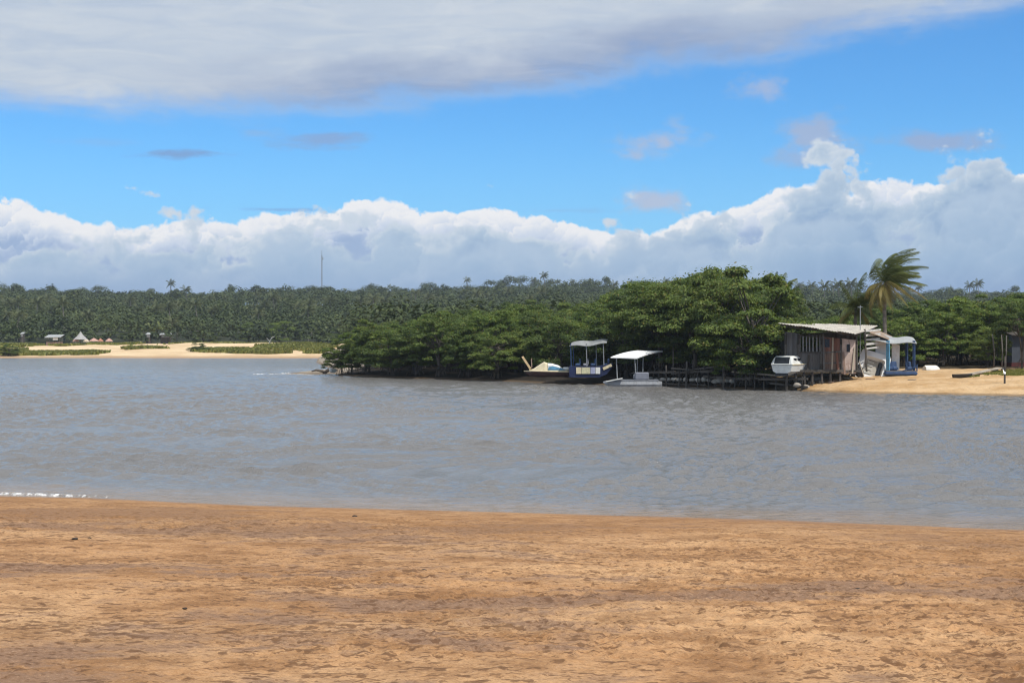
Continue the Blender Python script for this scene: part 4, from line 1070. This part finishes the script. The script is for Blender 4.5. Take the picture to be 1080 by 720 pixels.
# --- blue canopied boat under the mangroves
Y = 104.8; p = Vector((X_(620, Y), Y, .30)); bb = thing('canopy_boat', 'blue pedal boat with painted side panels and a pale tattered canopy under the mangroves', 'boat', p)
z0 = Zc(396, Y)
mb = MB(); secs = []
for px, zl, zh in ((600.5, -.1, .62), (603, -.12, .66), (632, -.12, .66), (640, .10, .78), (646, .62, .88)): secs.append([Vector((X_(px), Y - .0, z0 + zl)), Vector((X_(px), Y + 1.5, z0 + zl)), Vector((X_(px), Y + 1.55, z0 + zh)), Vector((X_(px), Y - .05, z0 + zh))])
part(mb.loft(secs), 'hull', NAVY, bb)
for px0, px1, m_, lab in ((607.5, 613, CREAM, 'yellow and white panel'), (613.2, 622.5, paint('pale_yellow_panel', (.55, .52, .33), .5, .2, .4, (.12, .2, .25), 5), None), (622.7, 627.8, paint('lilac_panel', (.36, .38, .52), .5, .2, .4, (.05, .06, .2), 5), None), (628, 633, WHITE, None)):
    part(MB().box(((X_(px0) + X_(px1)) / 2, Y - .075, z0 + .36), (X_(px1) - X_(px0) - .012, .03, .46), Matrix.Rotation(.03 * (px0 - 615), 4, 'Y') if False else None), 'side_panel', m_, bb, label=lab)
part(MB().bar((X_(636), Y - .09, z0 + .48), (X_(645), Y - .09, z0 + .76), .03, .20), 'bow_panel', CREAM, bb)
part(MB().sheet(at(600, 364.5, Y - .1), at(640, 361.5, Y - .1), at(641, 358.2, Y + 2.0), at(603, 361, Y + 2.0), 14, 5, lambda u, v: .05 * math.sin(u * 9) - .06 * math.sin(v * 3.1 + u * 3), .035), 'canopy', paint('tattered_awning', (.27, .275, .27), .7, .3, .5, (.12, .12, .11), 2), bb)
for px, dd in ((602.5, .05), (606, 1.4), (619, .05), (630.5, 1.4), (637, .05)): part(MB().tube([(X_(px), Y + dd, z0 + .6), (X_(px - .6), Y + dd, Zc(362.3, Y))], .038, 6), 'post', PIPE if px > 610 else BLUE, bb)
for px in (610, 618, 626, 640): 
    mb = MB(); q = Vector((X_(px), Y + .7, z0 + .66)); mb.box(q + Vector((0, 0, .1)), (.38, .5, .2), None, .06).box(q + Vector((.16, 0, .32)), (.12, .5, .42), None, .05); part(mb, 'seat', BLUE if px != 618 else GREY, bb)

# --- white canopied pontoon at the jetty
Y = 100.6; p = Vector((X_(670, Y), Y, 0)); wb = thing('pontoon_boat', 'flat white pontoon boat with a clean white sloping canopy moored at the jetty', 'boat', p)
zw = 0.0
for dd in (-.1, 1.55):
    mb = MB(); secs = []
    for px, w, a, b_ in ((637.5, .06, .20, .30), (641, .20, .06, .36), (650, .26, -.08, .38), (692, .26, -.08, .40), (698, .14, .02, .36)): secs.append([Vector((X_(px), Y + dd - w, (a + b_) / 2)), Vector((X_(px), Y + dd - w * .6, a)), Vector((X_(px), Y + dd + w * .6, a)), Vector((X_(px), Y + dd + w, (a + b_) / 2)), Vector((X_(px), Y + dd + w * .8, b_)), Vector((X_(px), Y + dd - w * .8, b_))])
    part(mb.loft(secs), 'pontoon', paint('dull_pontoon', (.30, .31, .33), .5, .2, .4), wb)
part(MB().box(((X_(648) + X_(694)) / 2, Y + .72, .43), (X_(694) - X_(648), 2.1, .07)), 'deck', GREY, wb)
part(MB().bar((X_(639), Y - .35, .36), (X_(656), Y - .35, .58), .45, .05), 'bow_board', WHITE, wb)
part(MB().box((X_(677), Y + .15, .72), (X_(684.5) - X_(670), .55, .50), None, .05), 'motor_box', paint('grey_box', (.20, .21, .25), .5, .15, .3), wb)
part(MB().box((X_(676), Y + .9, .66), (.9, .5, .36), None, .08), 'seat', GREY, wb)
cA, cB, cC, cD_ = at(644, 376.3, Y - .25), at(671.5, 377.3, Y - .25), at(699, 370, Y + 2.1), at(672, 369.3, Y + 2.1)
part(MB().sheet(cA, cB, cC, cD_, 10, 8, lambda u, v: .07 * math.sin(v * 3.14), .07), 'canopy', AWN, wb)
for px, py, dd in ((650, 376, 0), (669.5, 376.5, 0), (672.5, 372.5, 1.4), (678.5, 372.8, 1.4)): part(MB().tube([(X_(px + 1.2), Y + dd, .45), at(px, py, Y + dd)], .036, 6), 'post', PIPE, wb)

# --- the rickety jetty
def JD(px): return float(np.interp(px, [668, 700, 760, 800, 850], [103.0, 100.6, 96.4, 93.6, 91.6]))
p = Vector((at(740, 0, JD(740)).x, JD(740), 0)); jy = thing('wooden_jetty', 'dark rickety wooden jetty on many posts along the foot of the mangroves', 'jetty', p)
rd = random.Random(12)
for i, (px, py, w, dd) in enumerate(((690, 384, .07, .8), (702.5, 385, .11, .2), (710, 366, .08, .9), (716.5, 388, .08, .1), (724.5, 381, .15, .0), (731, 379.5, .08, .7), (736, 390, .08, .1), (742.5, 380, .09, .6), (747, 393, .09, -.1), (754, 389, .07, .6), (763, 386.5, .15, -.2), (775, 390, .08, .4), (787, 392, .10, .0), (796, 394, .09, .3), (806, 396, .10, 0.), (818, 397, .10, .1), (829, 398, .11, 0), (838, 398, .10, .1), (846, 397, .11, .0))):
    Dp = JD(px) + dd; a = at(px, py, Dp); mb = MB().tube([(a.x + rd.uniform(-.06, .06), Dp, -.5), a], [w * .55, w * .5], 7); part(mb, 'post', POSTM, jy)
def jb(px0, py0, px1, py1, dd, w, h, nm='beam', m_=WOODD): part(MB().bar(at(px0, py0, JD(px0) + dd), at(px1, py1, JD(px1) + dd), w, h), nm, m_, jy)
jb(668, 393, 712, 392, .25, .10, .15); jb(708, 393.5, 752, 391, .2, .10, .15); jb(708, 388.5, 727, 389.5, .1, .07, .10, 'rail', POSTM); jb(726, 390, 758, 386.5, .75, .05, .09, 'rail', POSTM)
jb(690, 404, 745, 406, .3, .09, .10); jb(742, 397, 792, 400, .1, .10, .14); jb(772, 392, 828, 396.5, .5, .06, .10, 'rail', WOODL); jb(786, 398.5, 836, 401, .1, .12, .14); jb(800, 400, 852, 399.5, -.2, .12, .13); jb(812, 404, 852, 408, .0, .10, .12)
for k in range(16):
    px = 672 + k * 5.2; jb(px, 393.2 - k * .05, px + 4.6, 393.4 - k * .05 + rd.uniform(-.5, .5), .9, 1.2, .05, 'deck_board')
for k in range(9):
    px = 796 + k * 6; jb(px, 398.5 + rd.uniform(-.4, .4), px + 5.2, 398.6 + rd.uniform(-.4, .4), .9, 1.7, .05, 'deck_board')
for k in range(15):
    px = 686 + k * 6.2 + rd.uniform(-1, 1); D = JD(px) + .55; c = at(px, 400 + k * .12 + rd.uniform(-1., .8), D); c.z = max(c.z, .28)
    o = MB().lump((0, 0, 0), (rd.uniform(.18, .27), .2, rd.uniform(.13, .2)), k, 10, .16).build('sandbag', SACK, None, True); o.location = c
    tag(o, 'pale sack in the low row of sacks under the jetty boards', 'sandbag', 'sacks under the jetty')
for k, (px, py, r) in enumerate(((846, 404, .24), (852, 400, .30), (856, 405, .2), (861, 401, .26), (850, 409, .2), (866, 404, .16), (858, 398, .2), (841, 407, .22))):
    c = on_sand(px, py, 90, 100) if px > 845 else at(px, py, 91.8); o = MB().lump((0, 0, 0), (r * 1.2, r, r * .7), 30 + k, 10, .2).build('rock', STONE, None, True); o.location = c + Vector((0, 0, r * .3))
    tag(o, 'pale stone in the rubble under the front of the shack', 'rock', 'rubble under the shack')
for k, (px, py, ln, a) in enumerate(((872, 399, 1.1, .3), (880, 396.5, .9, -.5), (884, 402, .7, .1), (893, 399.5, .8, .9), (918, 400.5, .6, .2), (962, 401, .5, -.2), (877, 404, .5, .6))):
    c = on_sand(px, py); o = MB().bar((-ln / 2, 0, 0), (ln / 2, .05, .04), .09, .05).build('driftwood', WOODL if k % 2 else WOODB); o.location = c + Vector((0, 0, .035)); o.rotation_euler = (0, .05, a)
    tag(o, 'loose piece of weathered wood on the sand in front of the shack', 'driftwood', 'wood scraps on the landing')

# --- right end of the landing
c = on_sand(983, 390); wt = thing('upturned_dinghy', 'small white dinghy lying upside down on the sand below the trees', 'boat', c, .2)
mb = hull(1.15, .62, .30, n=8); mb.v = [(x - .55, y, .30 - z) for x, y, z in mb.v]; mb.f = [tuple(reversed(f)) for f in mb.f]; mb.build('hull', WHITE, wt)
MB().bar((-.5, 0, .305), (.3, 0, .30), .04, .03).build('keel', CREAM, wt)
a, b_ = on_sand(1005, 398.6), on_sand(1026, 397.2); cn = thing('dugout_canoe', 'dark narrow dugout canoe lying on the sand beside the grass', 'canoe', a, math.atan2(b_.y - a.y, b_.x - a.x))
hull(1.35, .42, .22, n=10, sheer=.2, stern=.5).build('hull', paint('dark_hull', (.025, .022, .02), .6, .2, .2), cn); rim(1.35, .42, .22, .02, n=10, sheer=.2, stern=.5).build('gunwale', WOODD, cn)
a, b_ = on_sand(1022, 396.5), on_sand(1054, 391.5); lp = thing('long_board', 'long pale board lying on the sand between the dark canoe and the grey hut', 'board', a)
part(MB().bar(a + Vector((0, 0, .10)), b_ + Vector((0, 0, .22)), .42, .07), 'board', WOODL, lp); part(MB().bar(b_ + Vector((-.2, -.25, .02)), b_ + Vector((-.2, .3, .06)), .12, .16), 'bearer', WOODD, lp)
c = on_sand(1059.5, 404); ps = thing('mooring_post', 'grey wooden post standing in the grass at far right', 'post', c)
part(MB().tube([c - Vector((0, 0, .3)), c + Vector((.02, 0, .8)), Vector((c.x + .03, c.y, at(0, 375.5, c.y).z))], [.065, .055, .05], 8), 'shaft', POSTM, ps); part(MB().bar(c + Vector((-.02, -.1, .55)), c + Vector((-.02, .1, .9)), .12, .03), 'plate', PIPE, ps)
c = on_sand(1081, 387.5); c.y += 1.5; gh = thing('grey_hut', 'grey walled hut with a red base at the right edge below the trees', 'hut', c)
Y = c.y + .2; zb = c.z - .1
part(MB().box((X_(1088, Y), Y + 1.2, zb + 1.35), (X_(1109, Y) - X_(1067.5, Y), 2.4, 1.9)), 'wall', paint('grey_plaster', (.07, .08, .10), .85, .15, .3, (.07, .07, .07), 2), gh)
part(MB().box((X_(1088, Y), Y + 1.2, zb + .2), (X_(1109, Y) - X_(1067, Y) + .04, 2.46, .42)), 'base', paint('red_base', (.11, .025, .022), .8, .2, .4), gh)
part(MB().sheet((X_(1065, Y), Y - .4, zb + 2.32), (X_(1107, Y), Y - .4, zb + 2.32), (X_(1107, Y), Y + 2.9, zb + 2.75), (X_(1065, Y), Y + 2.9, zb + 2.75), 12, 4, None, .06), 'roof', WOODD, gh)
part(MB().box((X_(1082, Y), Y - .012, zb + 1.1), (.8, .03, 1.5)), 'door', WOODD, gh)
for k, px in enumerate((1048, 1056.5, 1060.5)):
    c = on_sand(px, 389 + k); o = MB().tube([(0, 0, -.2), (.05, 0, 1.2), (-.06 + .08 * k, .1, 2.3)], [.05, .045, .035], 6).build('dead_trunk', POSTM, None, True); o.location = c
    tag(o, ['bare pole-like trunk leftmost of the three beside the grey hut', 'bare trunk in the middle of the three beside the grey hut', 'bare trunk nearest to the grey hut wall'][k], 'tree trunk')

# --- the spit at the left tip
c = Vector((at(351, 0, 137).x, 137, .15)); dw = thing('driftwood_snag', 'dark tangled snag of driftwood on the pale spit at the mangrove tip', 'driftwood', c)
mb = MB().tube([(-.9, 0, -.1), (-.2, 0, .35), (.5, .1, .9), (.7, .1, 1.5)], [.16, .17, .12, .05], 6).tube([(.1, 0, .5), (-.5, -.2, .9), (-.7, -.2, 1.3)], [.1, .07, .03], 5).tube([(.5, .1, .9), (1.1, 0, 1.0)], [.09, .04], 5).tube([(-.9, 0, .1), (-1.6, .3, .22), (-2.0, .2, .1)], [.14, .1, .05], 5)
mb.build('branches', M_BARK, dw, True)
c = Vector((at(352.5, 0, 133).x, 133, .2)); ws = thing('white_skiff', 'tiny pale skiff half hidden at the mangrove tip beside the snag', 'boat', c, 2.0)
hull(1.3, .6, .34, n=8).build('hull', WHITE, ws); MB().box((.4, 0, .36), (.2, .5, .04)).build('seat', CREAM, ws)

# --- huts and parasols behind the sandbar
def bz(x, y): return float(bar_z(np.array([float(x)]), np.array([float(y)]))[0])
D = 326.; c = at(57.5, 0, D); c.z = bz(c.x, D); kk = thing('beach_kiosk', 'small white roofed kiosk under the palms at far left', 'kiosk', c)
MB().box((0, 0, .55), (3.0, 2.2, 1.1)).build('counter', WOODB, kk)
for sx in (-1.35, 1.35):
    for sy in (-.9, .9): MB().bar((sx, sy, 1.1), (sx, sy, 2.2), .12).build('post', POSTM, kk)
MB().sheet((-1.75, -1.5, 2.15), (1.75, -1.5, 2.2), (1.75, 1.4, 2.75), (-1.75, 1.4, 2.7), 6, 3, None, .12).build('roof', AWNG, kk)
MB().box((.55, -1.2, 1.75), (1.1, .06, .5)).build('sign_board', WHITE, kk)
D = 322.; c = at(85, 0, D); c.z = bz(c.x, D); pr = thing('thatched_parasol', 'pale pointed thatched parasol standing on the left sandbar', 'parasol', c)
MB().tube([(0, 0, -.2), (0, 0, 3.0)], .09, 6).build('pole', POSTM, pr)
MB().tube([(0, 0, 1.55), (0, 0, 1.62), (0, 0, 2.3), (0, 0, 2.75), (0, 0, 3.3)], [1.5, 1.48, .75, .38, .05], 14).build('thatch', paint('pale_thatch', (.36, .35, .34), .95, .15, .3, (.2, .18, .15)), pr)
for k, (px, dD, r, m_, lab) in enumerate(((80, 5, .75, 'sun_pink', 'small pink beach parasol left of the pointed thatched one'), (91, 7, .7, 'sun_cream', 'small cream parasol just right of the pointed thatched one'), (99, 3, 1.05, 'sun_pink', 'largest pink beach parasol in the middle of the row'), (106, 6, .7, 'sun_rust', 'rust coloured small parasol right of the largest pink one'), (115, 4, .85, 'sun_pink', 'rightmost pink parasol of the row on the sandbar'))):
    D = 318. + dD; c = at(px, 0, D); c.z = bz(c.x, D); u_ = thing('beach_parasol', lab, 'parasol', c, group='parasols on the sandbar')
    MB().tube([(0, 0, -.2), (0, 0, 1.9)], .05, 5).build('pole', PIPE, u_)
    MB().tube([(0, 0, 1.15), (0, 0, 1.5), (0, 0, 1.85)], [r, r * .7, .06], 10).build('canopy', paint(m_, {'sun_pink': (.50, .30, .24), 'sun_cream': (.58, .48, .36), 'sun_rust': (.40, .19, .12)}[m_], .8), u_)
for k, (px, py, w, D, lab) in enumerate(((24, 352, .6, 337, 'tiny shed with a pale board between the trunks at far left'), (157, 352.5, .9, 340, 'tiny shed with a pale board under the trees right of the parasols'), (175, 353, 2.2, 341, 'low wide grey shed under the trees furthest right on the plain'))):
    c = at(px, 0, D); c.z = bz(c.x, D) - .05; u_ = thing('beach_shed', lab, 'shed', c)
    h = max(1.2, at(px, py, D).z - c.z); MB().box((0, 0, h / 2), (w, 1.2, h)).build('wall', WOODD, u_)
    MB().box((0, -.63, h - .35), (w * .8, .05, .5)).build('board', AWNG if k < 2 else GREY, u_)
    MB().sheet((-w * .62, -.9, h + .02), (w * .62, -.9, h + .02), (w * .62, .9, h + .4), (-w * .62, .9, h + .4), 3, 2, None, .08).build('roof', AWNG, u_)
c = at(284, 0, 300.); c.z = bz(c.x, 300); lt = thing('leaning_dead_tree', 'pale dead tree leaning to the right on the grassy sandbar', 'dead tree', c)
MB().tube([(0, 0, -.2), (.1, 0, 1.0), (.5, 0, 1.7), (1.1, 0, 2.0)], [.16, .14, .11, .05], 6).tube([(.1, 0, 1.0), (-.5, 0, 1.6), (-.7, 0, 1.5)], [.1, .07, .04], 5).build('trunk', paint('bleached_wood', (.36, .36, .34), .8), lt, True)
c = at(9, 0, 262.); c.z = bz(c.x, 262); plant('shore_bush', VAR[3], c.x, c.y, c.z, 2.3, 6, 'dark rounded bush at the left edge of the sandbar', 'bush', None, 1.6)
c = at(208, 0, 279.); c.z = bz(c.x, 279); plant('shore_bush', VAR[1], c.x, c.y, c.z - .3, 1.9, 6, 'small dark bush on the sandbar between two dune plant patches', 'bush', None, 2.2)
# bigger broad trees at the foot of the slope
for k, (px, D, py, v) in enumerate(((295, 352, 336, VARB[2]), (262, 356, 341, VARB[4]), (20, 350, 340, VAR[0]), (345, 350, 345, VAR[2]), (60, 362, 338, VAR[4]), (140, 358, 342, VAR[1]), (215, 352, 345, VAR[3]))):
    c = at(px, 0, D); z = hz(c.x, D); plant('broad_tree', v, c.x, D, z, at(px, py, D).z - z, 6, ['broad bright green tree at the foot of the slope, the lightest crown on the left', 'lesser bright green tree touching the lightest crown on the left', 'dark tree behind the sandbar at far left', 'dark tree at the foot of the slope nearest the mangrove tip', 'dark tree behind the white roofed kiosk', 'dark tree behind the parasols at the foot of the slope', 'dark tree behind the middle of the sandbar'][k], 'tree', None, 1.35)

# --- radio mast on the ridge
D = 800.; c = at(339.5, 0, D); c.z = hz(c.x, D); rm = thing('radio_mast', 'thin lattice radio mast rising alone from the wooded ridge', 'mast', c)
Ht = at(0, 264, D).z - c.z; mb = MB(); legs = [(.55 * math.cos(a), .55 * math.sin(a)) for a in (0, 2.094, 4.189)]
for lx, ly in legs: MB().bar((lx, ly, -.5), (lx * .7, ly * .7, Ht - 3), .11).build('leg', paint('mast_paint', (.24, .24, .27), .6), rm)
k = 0; z = 0.
while z < Ht - 4:
    for i in range(3):
        f0, f1 = 1 - .3 * z / Ht, 1 - .3 * (z + 1.6) / Ht; a, b_ = legs[i], legs[(i + 1) % 3]
        mb.bar((a[0] * f0, a[1] * f0, z), (b_[0] * f1, b_[1] * f1, z + 1.6), .05)
    z += 1.6
mb.build('bracing', MATS['mast_paint'], rm); MB().bar((0, 0, Ht - 3.2), (0, 0, Ht), .14).build('antenna', MATS['mast_paint'], rm)
MB().box((.5, 0, Ht - 4.5), (.5, .5, 1.2)).build('dish_box', PIPE, rm)

# --- small things on the near beach
def near(px, py):
    D = np.arange(6, 34, .01); X = (px - 540) / F * D; z = beach_z(X, D); k = int(np.argmin(np.abs(HOR + (EYE - z) / D * F - py))); return Vector((X[k], D[k], z[k]))
for k, (px, py, r, lab) in enumerate(((447, 602, .022, 'largest dark pebble on the open sand near the middle of the beach'), (79, 569, .03, 'dark clod of seaweed near the left side of the beach'), (94, 568, .022, 'smaller dark clod just right of the seaweed clod'), (195, 642, .016, 'small dark pebble low on the left half of the beach'), (374, 545, .03, 'dark scrap of weed close to the waterline left of the middle'), (712, 640, .018, 'small dark stone on the pale patch right of the middle'), (905, 622, .024, 'dark scrap of weed in the damp band at right'))):
    c = near(px, py); o = MB().lump((0, 0, 0), (r * 1.5, r, r * .6), 60 + k, 9, .22).build('pebble' if 'pebble' in lab or 'stone' in lab else 'seaweed_clod', paint('dark_pebble', (.04, .028, .02), .7), None, True); o.location = c + Vector((0, 0, r * .5)); tag(o, lab, 'pebble' if 'pebble' in lab or 'stone' in lab else 'seaweed')
